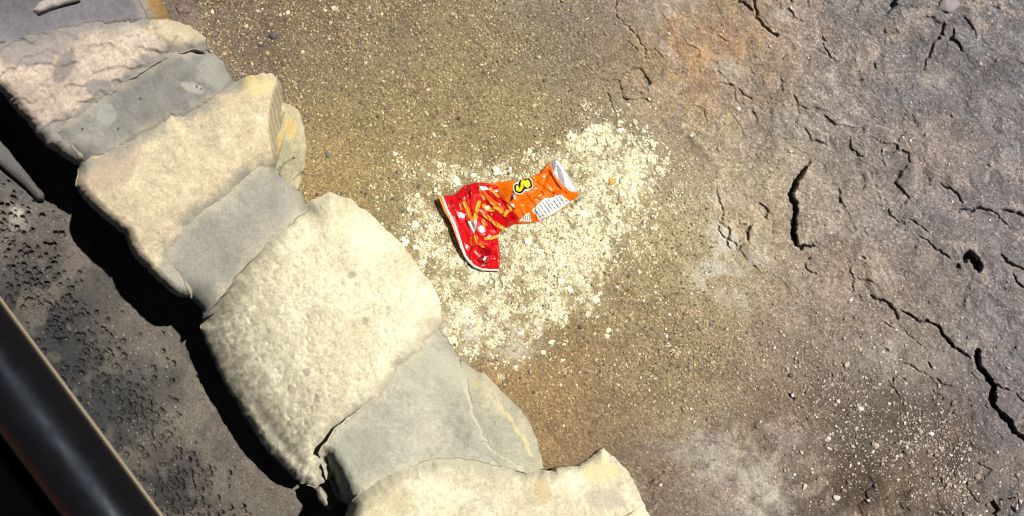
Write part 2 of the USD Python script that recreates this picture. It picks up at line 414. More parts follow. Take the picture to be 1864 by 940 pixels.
# base colour of the floor: sand, rock, stains (own colours, with the lamp falloff towards the corners mixed in)
ANCH = [(400, 20, 111, 95, 82), (450, 80, 117, 100, 80), (560, 60, 124, 109, 86), (700, 60, 135, 119, 93), (650, 200, 151, 133, 94), (850, 150, 151, 133, 96), (1000, 80, 142, 131, 109), (1080, 60, 136, 123, 105), (950, 240, 153, 135, 96),
        (620, 320, 153, 131, 86), (780, 330, 151, 133, 94), (1250, 110, 181, 150, 112), (1190, 60, 152, 133, 110), (1350, 60, 156, 137, 120), (1480, 60, 132, 125, 120), (1650, 80, 126, 119, 117), (1820, 80, 118, 114, 115), (1250, 230, 162, 150, 123),
        (1400, 230, 158, 146, 132), (1600, 250, 140, 131, 128), (1800, 260, 125, 119, 121), (1350, 330, 180, 165, 136), (1300, 470, 184, 166, 129), (1550, 380, 152, 138, 125), (1700, 400, 143, 130, 124), (1820, 430, 126, 119, 118), (1500, 520, 156, 141, 123),
        (1650, 560, 147, 132, 119), (1800, 580, 130, 124, 123), (1200, 520, 167, 149, 111), (1150, 620, 151, 127, 92), (1000, 740, 151, 125, 86), (930, 700, 153, 127, 86), (1250, 650, 150, 131, 101), (1400, 640, 159, 141, 121), (1600, 680, 138, 126, 115),
        (1820, 720, 128, 119, 118), (1100, 800, 133, 111, 87), (1200, 900, 119, 104, 89), (1300, 780, 150, 131, 107), (1450, 770, 112, 94, 73), (1600, 830, 89, 74, 58), (1720, 890, 87, 76, 66), (1840, 880, 101, 95, 99), (1400, 900, 137, 125, 114),
        (800, 560, 160, 146, 112), (900, 500, 162, 146, 106), (780, 450, 149, 133, 97), (1530, 870, 84, 68, 50), (1660, 850, 80, 65, 48), (1640, 785, 92, 76, 58), (1570, 905, 80, 66, 49), (1320, 60, 168, 145, 115), (1300, 170, 176, 149, 113)]
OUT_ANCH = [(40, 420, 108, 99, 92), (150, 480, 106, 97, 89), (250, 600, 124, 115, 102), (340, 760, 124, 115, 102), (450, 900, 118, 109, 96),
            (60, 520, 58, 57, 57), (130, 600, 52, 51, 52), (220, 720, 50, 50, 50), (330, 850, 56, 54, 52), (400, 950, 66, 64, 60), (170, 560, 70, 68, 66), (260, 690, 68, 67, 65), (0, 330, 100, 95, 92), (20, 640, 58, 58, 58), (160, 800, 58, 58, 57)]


def blend(anchors, x, y, sig):
    acc, ws = np.zeros(x.shape + (3,)), np.full(x.shape, 1e-12)
    for a in anchors:
        w = np.exp(-((x - a[0]) ** 2 + (y - a[1]) ** 2) / (2 * sig * sig)) + 1e-7 / (1 + ((x - a[0]) ** 2 + (y - a[1]) ** 2) / 1e4)
        acc += w[..., None] * alb(*a[2:])
        ws += w
    return acc / ws[..., None]


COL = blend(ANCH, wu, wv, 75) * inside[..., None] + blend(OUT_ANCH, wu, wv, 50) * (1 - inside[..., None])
COL *= (1 + 0.30 * N(U, V, 45, 21, 4) + FINE * (0.20 * N(U, V, 9, 22, 3) + 0.28 * N(wu, wv, 5, 30, 2) * ROCK))[..., None]
mott = sstep(0.05, 0.4, N(U, V, 120, 23, 4))[..., None] * ROCK[..., None] * inside[..., None]
COL = COL * (1 - 0.30 * mott) + np.array(alb(180, 156, 136)) * 0.30 * mott
fleck = (sstep(0.12, 0.35, N(wu, wv, 24, 35, 3)) * sstep(-0.1, 0.2, N(U, V, 120, 36, 2)) * 0.38 * ROCK * inside)[..., None]
COL = COL * (1 - fleck) + np.array(alb(196, 178, 164)) * fleck
dusk = (sstep(0.12, 0.35, N(wu, wv, 34, 37, 3)) * 0.35 * ROCK * inside)[..., None]
COL = COL * (1 - dusk) + np.array(alb(92, 82, 82)) * dusk
grey = sstep(0.1, 0.4, N(U, V, 80, 24, 4))[..., None] * ROCK[..., None] * inside[..., None]
COL = COL * (1 - 0.3 * grey) + np.array(alb(126, 122, 126)) * 0.3 * grey
COL *= (1 + (0.12 + 0.10 * inside) * FINE * rng.standard_normal(U.shape).clip(-2, 2) * (0.7 + 0.3 * (1 - ROCK)))[..., None].clip(0.5, 1.6)
# grains in the sand: lighter and darker specks
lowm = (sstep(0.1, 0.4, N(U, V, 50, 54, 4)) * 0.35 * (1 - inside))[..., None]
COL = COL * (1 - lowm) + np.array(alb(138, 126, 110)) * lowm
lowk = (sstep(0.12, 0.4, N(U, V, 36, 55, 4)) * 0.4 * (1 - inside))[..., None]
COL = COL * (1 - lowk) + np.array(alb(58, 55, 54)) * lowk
sp = np.where(FINE > 0.6, rng.uniform(size=U.shape), 0.5)
COL = np.where(((sp < 0.032) & (inside > 0.5))[..., None], COL * 1.8 + 0.03, COL)
COL = np.where(((sp > 0.044) & (sp < 0.05) & (ROCK > 0.5) & (inside > 0.5))[..., None], COL + 0.25, COL)
COL = np.where(((sp > 0.03) & (sp < 0.0335) & (inside < 0.5))[..., None], COL + 0.22, COL)
COL = np.where((sp > 0.96)[..., None], COL * 0.5, COL)


def spill(u, v):
    """How thickly crumbs and pale powder cover the floor around the bag."""
    d = 0
    for cu, cv, su, sv, k in ((1010, 440, 70, 60, 1.1), (1110, 300, 62, 52, 0.95), (1000, 500, 62, 55, 0.9), (860, 320, 90, 26, 0.45), (770, 400, 45, 40, 0.4),
                              (850, 530, 45, 55, 0.55), (1150, 400, 40, 60, 0.35), (1080, 470, 45, 55, 0.75), (900, 600, 60, 40, 0.5), (960, 590, 60, 45, 0.4), (1080, 240, 28, 22, 0.6),
                              (1020, 300, 50, 25, 0.5), (1040, 380, 50, 40, 1.0), (830, 590, 45, 40, 0.5), (800, 480, 40, 50, 0.35), (1130, 350, 70, 60, 0.4)):
        d = d + k * np.exp(-(((u - cu) / su) ** 2 + ((v - cv) / sv) ** 2))
    d = d + 0.10 * np.exp(-(((u - 960) / 210) ** 2 + ((v - 430) / 170) ** 2))
    return d


DEN = spill(U + 18 * N(U, V, 22, 25, 3) + 46 * N(U, V, 70, 46, 3), V + 18 * N(U, V, 22, 26, 3) + 46 * N(U, V, 70, 47, 3))
broad = np.clip(DEN * 0.6, 0, 0.55) * inside * np.clip(0.7 + 1.3 * N(U, V, 20, 38, 4), 0, 1.2)
COL = COL * (1 - broad[..., None]) + np.array(alb(200, 188, 150)) * broad[..., None]
pw = np.clip(DEN * 0.62 + (0.8 * N(U, V, 16, 27, 4) + 1.3 * N(U, V, 8, 29, 2)) * np.clip(DEN * 2, 0, 1) - 0.12, 0, 0.9) * inside
pw = pw * sstep(0.05, 0.4, pw) ** 0.5
COL = COL * (1 - pw[..., None]) + np.array(alb(242, 234, 200)) * pw[..., None]
for cu, cv, su, sv, k in ((1320, 440, 45, 65, 1.0), (1300, 500, 40, 36, .8), (1350, 480, 40, 40, .7), (880, 610, 46, 26, 1.0), (945, 625, 30, 26, 1.0), (850, 580, 30, 30, .7), (1390, 900, 46, 42, .7), (1330, 850, 90, 50, .3), (1060, 228, 18, 22, .7),
                          (1160, 195, 30, 22, .6), (1350, 540, 40, 30, .4), (800, 615, 40, 30, .5), (1420, 20, 30, 25, .4), (1340, 120, 40, 25, .5), (1620, 650, 80, 40, .3), (1240, 20, 60, 40, .35),
                          (35, 385, 22, 30, .5), (1700, 150, 50, 20, .35), (1760, 640, 60, 40, .25), (1290, 800, 80, 40, .25)):
    m = np.clip(1.3 * k * np.exp(-(((U - cu) / su) ** 2 + ((V - cv) / sv) ** 2)) * sstep(-0.25, 0.35, N(U, V, 26, 28, 5)), 0, 0.92)
    COL = COL * (1 - m[..., None]) + np.array(alb(205, 198, 180)) * m[..., None]
om = (np.exp(-(((U - 1290 - (V - 100) * 0.25) / 105) ** 2 + ((V - 100) / 85) ** 2)) * sstep(-0.3, 0.25, N(U, V, 40, 50, 4)) * 0.5)[..., None]
oc = np.array(alb(196, 150, 100)) * sstep(-0.2, 0.2, N(U, V, 18, 51, 3))[..., None] + np.array(alb(140, 100, 72)) * (1 - sstep(-0.2, 0.2, N(U, V, 18, 51, 3)))[..., None]
COL = COL * (1 - om) + oc * om
fl2 = (sstep(0.30, 0.46, N(wu, wv, 7, 52, 2)) * sstep(-0.15, 0.2, N(U, V, 60, 53, 3)) * 0.45 * ROCK * inside)[..., None]
COL = COL * (1 - fl2) + np.array(alb(198, 184, 174)) * fl2
COL = COL * (1 + 0.06 * ROCK * inside)[..., None]
COL = COL.clip(0.004, 0.85)

G = P(U, V, Z).reshape(-1, 3)
nv, nu = U.shape
idx = np.arange(nv * nu).reshape(nv, nu)
q = np.stack([idx[:-1, :-1], idx[1:, :-1], idx[1:, 1:], idx[:-1, 1:]], -1).reshape(-1, 4)
tri = np.concatenate([q[:, [0, 1, 2]], q[:, [0, 2, 3]]])
low = SD.reshape(-1)[tri].mean(1) < 0
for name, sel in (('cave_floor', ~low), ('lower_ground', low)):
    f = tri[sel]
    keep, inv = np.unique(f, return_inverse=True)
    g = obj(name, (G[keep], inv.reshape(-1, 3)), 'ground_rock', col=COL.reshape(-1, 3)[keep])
    tag(g, 'sandy gravel floor running into cracked grey brown rock on the right' if name == 'cave_floor' else 'dark porous low ground between the stone wall and the black handrail',
        'ground', kind='structure')


# ------------------------------------------------------------------ the stone wall
SKIRT = (0.04, 0.1, 0.17, 0.25, 0.34, 0.44, 0.55, 0.67, 0.8, 0.9, 1.0)


def fill(poly, step):
    """Points filling a polygon, denser towards its outline, and their triangles; the outline's points come first, in order."""
    poly = poly.simplify(0.4)
    n = int(poly.exterior.length / (step * 1.0))
    ring = np.array([poly.exterior.interpolate(t, normalized=True).coords[0] for t in np.arange(n) / n])
    pts = [ring]
    for d in (step * 0.55, step * 1.3, step * 2.2):
        q = poly.buffer(-d)
        for g in getattr(q, 'geoms', [q]):
            if not g.is_empty:
                m = max(int(g.exterior.length / step), 3)
                pts.append(np.array([g.exterior.interpolate(t, normalized=True).coords[0] for t in np.arange(m) / m]))
    x0, y0, x1, y1 = poly.bounds
    X, Y = np.meshgrid(np.arange(x0, x1, step), np.arange(y0, y1, step))
    X, Y = X.ravel() + rng.uniform(-.2, .2, X.size) * step, Y.ravel() + rng.uniform(-.2, .2, X.size) * step
    inn = shapely.contains_xy(poly.buffer(-step * 2.9), X, Y)
    pts.append(np.stack([X[inn], Y[inn]], 1))
    p = np.concatenate(pts)
    t = Delaunay(p).simplices
    c = p[t].mean(1)
    t = t[shapely.contains_xy(poly, c[:, 0], c[:, 1])]
    a = p[t]
    area = np.cross(a[:, 1] - a[:, 0], a[:, 2] - a[:, 0])
    t = np.where((area > 0)[:, None], t[:, ::-1], t)        # v runs downward, so this faces up
    return p, t[np.abs(area) > 1e-6], n


def dist_to(geom, p):
    return shapely.distance(geom, shapely.points(p[:, 0], p[:, 1]))


def solid(p, t, n, z, bottom, taper=0.9):
    """Closes a top sheet with a skirt down to the height bottom."""
    top = P(p[:, 0], p[:, 1], z)
    rings, faces, base = [top], [t], len(top)
    prev = np.arange(n)
    ring = top[:n]
    c = ring.mean(0)
    hgt = float(np.ptp(ring[:, 2])) + float(ring[:, 2].mean() - bottom)
    for k, f in enumerate(SKIRT):
        r = ring.copy()
        r[:, :2] = c[:2] + (r[:, :2] - c[:2]) * (1 - (1 - taper) * f)
        r[:, 2] = ring[:, 2] * (1 - f) + bottom * f
        wob = sstep(0, 0.15, f) * (1 - sstep(0.85, 1.0, f)) * 0.016 * N(r[:, 0] * 1000 + r[:, 2] * 700, r[:, 1] * 1000 - r[:, 2] * 900, 45, 700, 3)
        out = r[:, :2] - c[:2]
        r[:, :2] += out / np.maximum(np.linalg.norm(out, axis=1, keepdims=True), 1e-6) * (wob - 0.004 * sstep(0, 0.1, f))[:, None]
        cur = base + np.arange(n)
        nx = np.roll(np.arange(n), -1)
        faces += [np.stack([prev, prev[nx], cur[nx]], 1), np.stack([prev, cur[nx], cur], 1)]
        rings.append(r)
        base += n
        prev = cur
    rings.append([[c[0], c[1], bottom]])
    faces.append(np.stack([prev, np.roll(prev, -1), np.full(n, base)], 1))
    v, f = np.concatenate(rings), np.concatenate(faces)
    m = trimesh.Trimesh(v, f, process=False)
    if m.volume < 0:
        f = f[:, ::-1]
    return v, f


def grown(col, n, extra):
    r = np.random.default_rng(n)
    base = np.median(col, axis=0)
    rings = [(0.35 * col[:n] + 0.65 * base) * (1 + 0.12 * r.standard_normal((n, 1))).clip(0.6, 1.4) for f in SKIRT]
    return np.concatenate([col] + rings + [col[:1]])


wall = thing('stone_wall', (0, 0, 0), 'low wall of rounded pale boulders set in grey mortar, running diagonally beside the sandy floor', 'stone wall')
WB = PROFILE.exterior


def stone(key, top, R, colour, dark, step=2.5, edge=0.0, tilt=(0, 0), rough=1.0, shape=None, paint=None, label=None, mort=0.100, bottom=-0.32, alone=False, grey=(150, 146, 134)):
    p, t, n = fill(SP[key], step)
    u, v = p.T
    prof = SP[key] if alone else PROFILE_D if key == 'D' else PROFILE
    d = dist_to(prof.exterior, p)
    dm = dist_to(MORT, p)
    cu, cv = SP[key].centroid.coords[0]
    zt = top + tilt[0] * (u - cu) * S - tilt[1] * (v - cv) * S
    g = np.zeros(len(u)) if alone else np.clip(1 - dm / 40, 0, 1) ** 1.6
    zt = zt * (1 - g) + (mort - 0.001) * g
    x = np.clip((d + 1.0) / (R + 1.0), 0, 1)
    f = np.sqrt(np.clip(1 - (1 - x) ** 2, 0, 1))
    s = hash_of(key)
    z = edge + (zt - edge) * f
    ns = np.clip(d / 12, 0.15, 1) * (1 - 0.6 * g)
    z += ns * rough * (0.006 * N(u, v, 120, s, 3) + 0.0032 * N(u, v, 36, s + 1, 3) + 0.0018 * N(u, v, 12, s + 2, 3) + 0.0010 * N(u, v, 5.5, s + 5, 2)) - 0.0026 * ns * sstep(0.38, 0.52, N(u, v, 7, s + 8, 2))
    if shape:
        z = shape(u, v, z)
    m = sstep(-0.3, 0.4, N(u, v, 60, s + 3, 5))[:, None]
    col = np.array(alb(*colour)) * m + np.array(alb(*dark)) * (1 - m)
    col = col * (1 + 0.20 * N(u, v, 12, s + 4, 3) + 0.20 * N(u, v, 5, s + 6, 2) + 0.06 * rng.standard_normal(len(u)))[:, None]
    if paint:
        col = paint(u, v, col)
    if not alone:                                  # cement smeared over the stone along its joint
        k = (sstep(0, 1, 1 - dm / 26 + 0.9 * N(u, v, 22, s + 7, 4)) * 0.85)[:, None]
        col = col * (1 - k) + np.array(alb(*grey)) * k
    vv, ff = solid(p, t, n, z, bottom)
    return tag(obj('stone', (vv, ff), 'boulder_stone', wall, col=grown(col, n, 0).clip(0.01, 0.85)), label)


def hash_of(k):
    return 40 + 7 * 'ABCDEFGHITLXY'.index(k)


def dab(u, v, col, cu, cv, su, sv, c, k=1.0, ang=0.0, seed=31, edge=20):
    du, dv = u - cu, v - cv
    ca, sa = math.cos(ang), math.sin(ang)
    r = ((du * ca + dv * sa) / su) ** 2 + ((-du * sa + dv * ca) / sv) ** 2
    m = (sstep(1.25, 0.6, r + 0.9 * N(u, v, edge, seed, 3)) * k)[:, None]
    return col * (1 - m) + np.array(alb(*c)) * m


def ledges(u, v, amp, ang, per, seed):
    w = (u * math.cos(ang) + v * math.sin(ang)) / per + 1.6 * N(u, v, 60, seed, 3)
    fr = w - np.floor(w)
    return amp * (fr - sstep(0.8, 1.0, fr))


def shape_A(u, v, z):
    z = z + ledges(u, v, 0.006, 1.1, 42, 77) + 0.005 * N(u, v, 22, 78, 4)
    return z


def paint_A(u, v, c):
    c = dab(u, v, c, 330, 60, 70, 28, (205, 190, 155), 0.7, 0.3)
    c = dab(u, v, c, 60, 90, 70, 30, (150, 140, 136), 0.8, -0.3)
    c = dab(u, v, c, 115, 125, 16, 34, (128, 124, 124), 0.7, 0.5)
    c = dab(u, v, c, 178, 160, 24, 16, (140, 134, 130), 0.8)
    return dab(u, v, c, 20, 190, 40, 50, (172, 150, 138), 0.5)


def shape_B(u, v, z):
    ridge = np.interp(v, [120, 137, 200, 240, 290, 320], [512, 503, 488, 486, 496, 505])
    fall = np.clip(u - ridge, 0, 60)
    z = z - 0.0019 * fall + 0.0012 * np.sin((u - 0.25 * v) * 0.9) * (fall > 2)
    z = z - 0.00016 * np.clip(u - 400, 0, 100) ** 1.2
    return z


def paint_B(u, v, c):
    ridge = np.interp(v, [120, 137, 200, 240, 290, 320], [512, 503, 488, 486, 496, 505])
    f = sstep(0, 5, u - ridge)[:, None] * (0.70 + 0.30 * np.sin((u - 0.25 * v) * 0.9 + 2 * N(u, v, 20, 71, 2)))[:, None]
    c = c * (1 - f) + np.array(alb(146, 134, 106)) * f
    c = dab(u, v, c, 519, 250, 13, 36, (225, 192, 112), 0.9, 0.25, edge=14)
    c = dab(u, v, c, 470, 155, 34, 18, (220, 200, 140), 0.7, 0.0)
    c = dab(u, v, c, 200, 310, 70, 30, (190, 168, 146), 0.8, -0.6)
    c = dab(u, v, c, 400, 380, 60, 30, (190, 182, 150), 0.5, -0.8)
    return dab(u, v, c, 315, 520, 34, 16, (182, 174, 156), 0.9, 0.9)


def shape_C(u, v, z):
    # the flat top drops to a long rounded flank on the low side, with a lip near its foot
    dl = ((u - 400) * 0.83 - (v - 560) * 0.56)
    dl = dist_to(LineString([(365, 602), (385, 650), (410, 700), (440, 750), (480, 815), (515, 850), (545, 880), (585, 888)]), np.stack([u, v], 1))
    z = z - 0.085 * np.exp(-(dl / 120) ** 2)
    z = z + 0.006 * np.exp(-((dl - 14) / 6) ** 2) * sstep(700, 780, v) - 0.007 * np.exp(-((dl - 30) / 9) ** 2) * sstep(690, 770, v)
    rough = np.exp(-(dl / 130) ** 2)
    z = z + 0.0022 * rough * N(u * 0.8 + v * 0.6, v * 0.8 - u * 0.6, 9, 91, 3) + 0.003 * rough * N(u + 0.4 * v, v * 0.6, 16, 92, 2)
    return z


def paint_C(u, v, c):
    dl = dist_to(LineString([(365, 602), (385, 650), (410, 700), (440, 750), (480, 815), (515, 850), (545, 880), (585, 888)]), np.stack([u, v], 1))
    f = (0.52 * np.exp(-(dl / 110) ** 2))[:, None]
    ch = sstep(-0.12, 0.16, N(u * 0.9 + v * 0.5, v * 0.8 - u * 0.3, 6.5, 95, 2))[:, None]
    c = c * (1 - f) + (np.array(alb(214, 206, 186)) * ch + np.array(alb(132, 121, 104)) * (1 - ch)) * f
    pits = sstep(0.42, 0.6, N(u, v, 7, 94, 2))[:, None] * 0.4
    c = c * (1 - pits) + np.array(alb(170, 150, 118)) * pits
    for a, b in ((558, 678), (577, 726), (528, 708), (640, 500), (665, 585)):
        c = dab(u, v, c, a, b, 7, 8, (165, 152, 130), 0.7, edge=9)
    return c


def paint_D(u, v, c):
    c = dab(u, v, c, 1090, 860, 34, 24, (232, 212, 160), 0.7)
    c = dab(u, v, c, 1100, 910, 40, 24, (196, 186, 166), 0.7)
    c = dab(u, v, c, 985, 895, 18, 24, (205, 182, 138), 0.6)
    return dab(u, v, c, 700, 910, 60, 40, (200, 186, 152), 0.5)


def shape_D(u, v, z):
    ln = LineString([(1190, 900), (1168, 916), (1150, 930), (1120, 948), (1080, 960)])
    d = dist_to(ln, np.stack([u, v], 1))
    z = z * (1 - 0.62 * sstep(985, 1085, u) * sstep(930, 850, v))
    return z - 0.010 * np.clip(1.3 - d / 2.5, 0, 1)


def paint_E(u, v, c):
    c = dab(u, v, c, 858, 690, 26, 12, (208, 188, 138), 0.7, 0.9, edge=12)
    for a, b in ((912, 745), (928, 760), (940, 782), (955, 800), (963, 822)):
        c = dab(u, v, c, a, b, 13, 4, (218, 204, 156), 0.7, 1.0, edge=9)
    return dab(u, v, c, 900, 800, 30, 50, (176, 174, 152), 0.6, -0.6)


def paint_G(u, v, c):
    c = dab(u, v, c, 530, 235, 10, 22, (215, 185, 110), 0.7, -0.3, edge=10)
    c = dab(u, v, c, 520, 280, 12, 24, (168, 164, 132), 0.9, edge=10)
    return c


def shape_G(u, v, z):
    for ln in (LineString([(505, 312), (515, 303), (535, 289)]), LineString([(532, 331), (550, 315)])):
        d = dist_to(ln, np.stack([u, v], 1))
        z = z - 0.012 * np.clip(1.3 - d / 2.0, 0, 1)
    return z + 0.003 * np.sin((u * 0.9 + v * 0.3) * 0.5)


stone('A', 0.118, 26, (206, 188, 170), (184, 166, 150), tilt=(0.04, 0.0), rough=1.3, shape=shape_A, paint=paint_A, mort=0.108, grey=(140, 136, 130), label='pinkish rough boulder at the upper left end')  # stone tones partly carry the lamp falloff away from the centre
stone('B', 0.126, 24, (215, 200, 168), (201, 184, 154), tilt=(0.03, 0.0), shape=shape_B, paint=paint_B, mort=0.104, label='tan boulder with a layered yellow broken end')
stone('C', 0.150, 80, (236, 227, 196), (221, 210, 178), shape=shape_C, paint=paint_C, mort=0.100, grey=(176, 168, 148), label='largest cream boulder, smooth and rounded, right of the tan one')
stone('D', 0.108, 30, (232, 223, 196), (212, 200, 168), tilt=(-0.10, 0.0), shape=shape_D, paint=paint_D, mort=0.093, grey=(190, 184, 160), label='cream boulder with a pointed end at the bottom of the photo')
stone('E', 0.085, 70, (190, 182, 152), (172, 168, 146), tilt=(-0.10, 0.0), paint=paint_E, mort=0.085, grey=(180, 177, 156), label='half buried grey stone streaked with yellow')
stone('F', 0.095, 30, (165, 128, 74), (130, 104, 70), step=2.0, label='small orange brown stone')
stone('G', 0.034, 34, (196, 184, 148), (172, 162, 130), step=2.0, tilt=(-0.8, 0), shape=shape_G, paint=paint_G, alone=True, label='thin layered slab against the tan boulder')
stone('T', -0.06, 14, (178, 170, 152), (150, 142, 126), step=2.0, edge=-0.11, alone=True, label='thin pale chip wedged at the foot of the largest boulder')
stone('L', 0.122, 12, (178, 166, 160), (150, 140, 138), step=2.0, edge=0.098, alone=True, label='pale stone sliver in the topmost mortar', bottom=0.05)
stone('X', 0.13, 60, (190, 170, 152), (160, 145, 130), step=8)
stone('Y', 0.13, 80, (220, 205, 165), (195, 180, 140), step=8)


def mortar(key, level, colour, dark, sag=0.010, R=52, step=2.6, shape=None, paint=None, label=None, kin=(200, 190, 160)):
    poly = MP[key].buffer(5).intersection(PROFILE.buffer(-0.3)) if key != 4 else MP[key].buffer(5)
    poly = max(getattr(poly, 'geoms', [poly]), key=lambda g: g.area)
    poly = Polygon(poly.exterior)
    p, t, n = fill(poly, step)
    u, v = p.T
    dw = dist_to(WB, p)
    ds = dist_to(MP[key].exterior, p) * shapely.contains_xy(MP[key], u, v)
    f = np.sqrt(np.clip(1 - (1 - np.clip((dw + 1) / (R + 1), 0, 1)) ** 2, 0, 1))
    level = level - 0.004 * (1 - np.clip(ds / 6, 0, 1)) * (~shapely.contains_xy(MP[key].buffer(1.5), u, v))
    s = 130 + key * 9
    z = -0.01 + (level + 0.01) * f - sag * sstep(0, 60, ds) * f
    z += (0.3 + 0.7 * f) * (0.005 * N(u, v, 70, s, 3) + 0.002 * N(u, v, 22, s + 1, 3) + 0.0014 * N(u, v, 9, s + 2, 3) + 0.0006 * N(u, v, 4.5, s + 6, 2))
    if shape:
        z = shape(u, v, z)
    m = sstep(-0.35, 0.35, N(u, v, 70, s + 3, 4))[:, None]
    col = np.array(alb(*colour)) * m + np.array(alb(*dark)) * (1 - m)
    col = col * (1 + 0.16 * N(u, v, 30, s + 4, 4) + 0.16 * N(u, v, 6, s + 5, 2) + 0.04 * rng.standard_normal(len(u)))[:, None]
    if paint:
        col = paint(u, v, col)
    k = (sstep(0, 1, 1 - ds / 22 + 0.9 * N(u, v, 20, s + 7, 4) - 0.25) * (dw > 12) * 0.42)[:, None]
    col = col * (1 - k) + np.array(alb(*kin)) * k
    vv, ff = solid(p, t, n, z, -0.31, 0.93)
    return tag(obj('mortar', (vv, ff), 'mortar_cement', wall, col=grown(col, n, 0).clip(0.01, 0.85)), label)


def paint_m1(u, v, c):
    c = dab(u, v, c, 350, 160, 26, 10, (188, 186, 168), 0.7, 0.3)
    c = dab(u, v, c, 195, 208, 18, 18, (172, 172, 162), 0.7)
    c = dab(u, v, c, 390, 130, 34, 30, (168, 166, 150), 0.6)
    for a, b in ((363, 153), (366, 162), (358, 158), (215, 235), (150, 235), (255, 180)):
        c = dab(u, v, c, a, b, 2.4, 2.4, (60, 55, 55), 0.8, edge=200)
    return c


def paint_m3(u, v, c):
    c = dab(u, v, c, 790, 690, 60, 50, (192, 189, 166), 0.6)
    return dab(u, v, c, 650, 820, 60, 40, (160, 158, 140), 0.6, -0.5)


def shape_m3(u, v, z):
    # the mortar slumps into the gap at its low end and breaks up there
    d = dist_to(LineString([(592, 838), (604, 868), (618, 900), (632, 935)]), np.stack([u, v], 1))
    z = z - 0.10 * np.exp(-(d / 15) ** 2) + 0.05 * np.exp(-(d / 17) ** 2) * N(u, v, 10, 99, 3)
    return z - 0.018 * sstep(0, 40, (u - 760) * 0.6 + (v - 730) * 0.25) - 0.0


mortar(0, 0.112, (122, 119, 123), (106, 103, 108), kin=(180, 164, 152), label='dark grey mortar at the top left corner')  # mortar greys partly carry lamp falloff, darkest towards the top left corner
mortar(1, 0.110, (154, 150, 141), (134, 131, 125), kin=(196, 180, 152), paint=paint_m1, label='smooth mid grey mortar between the pinkish and tan boulders')
mortar(2, 0.106, (174, 168, 152), (155, 151, 139), sag=0.010, kin=(214, 200, 166), label='warm grey mortar between the tan and largest boulders')
mortar(3, 0.103, (190, 185, 166), (172, 168, 152), sag=0.014, kin=(222, 210, 176), shape=shape_m3, paint=paint_m3, label='pale grey mortar fan between the two cream boulders')
mortar(4, 0.09, (160, 155, 140), (140, 136, 126), step=8)

# the grey stone lying in the low ground beside the wall, at the left edge
LS = Polygon([(-60, 190), (-10, 232), (18, 262), (40, 295), (62, 328), (84, 352), (80, 366), (68, 366), (44, 340), (0, 303), (-60, 262)])
p, t, n = fill(LS, 2.4)
d = dist_to(LS.exterior, p)
gz = GZ(p[:, 0], p[:, 1])
z = -0.218 + 0.035 * np.sqrt(np.clip(1 - (1 - np.clip(d / 16, 0, 1)) ** 2, 0, 1)) + 0.003 * N(p[:, 0], p[:, 1], 20, 201, 3)
col = np.array(alb(104, 99, 95)) * (1 + 0.2 * N(p[:, 0], p[:, 1], 20, 202, 4))[:, None]
vv, ff = solid(p, t, n, z, -0.27)
tag(obj('grey_stone', (vv, ff), 'boulder_stone', col=grown(col, n, 0)), 'long smooth grey stone lying in the low ground at the left edge', 'stone')
# ------------------------------------------------------------------ grit, gravel and crumbs
ICO = trimesh.creation.icosphere(subdivisions=0)
ICO1 = trimesh.creation.icosphere(subdivisions=1)


def blobs(u, v, size, colour, flat=0.6, sink=0.25, base=ICO, rag=0.28):
    """Small irregular lumps lying on the floor at the pixels (u, v), sizes in metres; colour per lump. One mesh."""
    k, nb = len(u), len(base.vertices)
    q = rng.standard_normal((k, 4))
    q /= np.linalg.norm(q, axis=1, keepdims=True)
    w, x, y, z = q.T
    Rm = np.stack([1 - 2 * (y * y + z * z), 2 * (x * y - w * z), 2 * (x * z + w * y), 2 * (x * y + w * z), 1 - 2 * (x * x + z * z), 2 * (y * z - w * x),
                   2 * (x * z - w * y), 2 * (y * z + w * x), 1 - 2 * (x * x + y * y)], -1).reshape(k, 3, 3)
    sc = rng.uniform(0.65, 1.25, (k, 1, 3))
    b = base.vertices[None] * (1 + rng.uniform(-rag, rag, (k, nb, 1))) * sc
    b = np.einsum('kij,knj->kni', Rm, b) * np.array([1, 1, flat])
    b *= size[:, None, None] * 0.5
    zz = GZ(u, v)
    c = P(u, v, zz)
    c[:, 2] += size * flat * 0.5 * (1 - 2 * sink)
    vv = (b + c[:, None]).reshape(-1, 3)
    ff = (base.faces[None] + (np.arange(k) * nb)[:, None, None]).reshape(-1, 3)
    return (vv, ff), np.repeat(colour, nb, 0)


def scatter(n, density, box):
    out = []
    while sum(map(len, out)) < n:
        c = rng.uniform([box[0], box[2]], [box[1], box[3]], (n * 2, 2))
        keep = rng.uniform(size=len(c)) < density(c[:, 0], c[:, 1])
        c = c[keep]
        ok = (~shapely.contains_xy(WALL, c[:, 0], c[:, 1])) & (side(c[:, 0], c[:, 1]) > 0)
        out.append(c[ok])
    return np.concatenate(out)[:n]


def pick(n, palette, jitter=0.15):
    pal = np.array([alb(*c) for c in palette])
    return (pal[rng.integers(0, len(pal), n)] * (1 + jitter * rng.standard_normal((n, 1)))).clip(0.01, 0.85)


def gravel_density(u, v):
    e = sstep(1130, 980, u + 60 * N(u, v, 120, 61, 2)) * sstep(420, 240, v)
    e = e * (0.35 + 0.65 * sstep(-0.2, 0.3, N(u, v, 90, 62, 3)))
    e2 = 0.8 * np.exp(-(((u - 1230) / 130) ** 2 + ((v - 640) / 70) ** 2))
    e3 = 0.18 * (u > 600) * (u < 1300) * (v > 350) * (v < 800)
    return np.clip(e * 0.9 + e2 + e3, 0, 1)


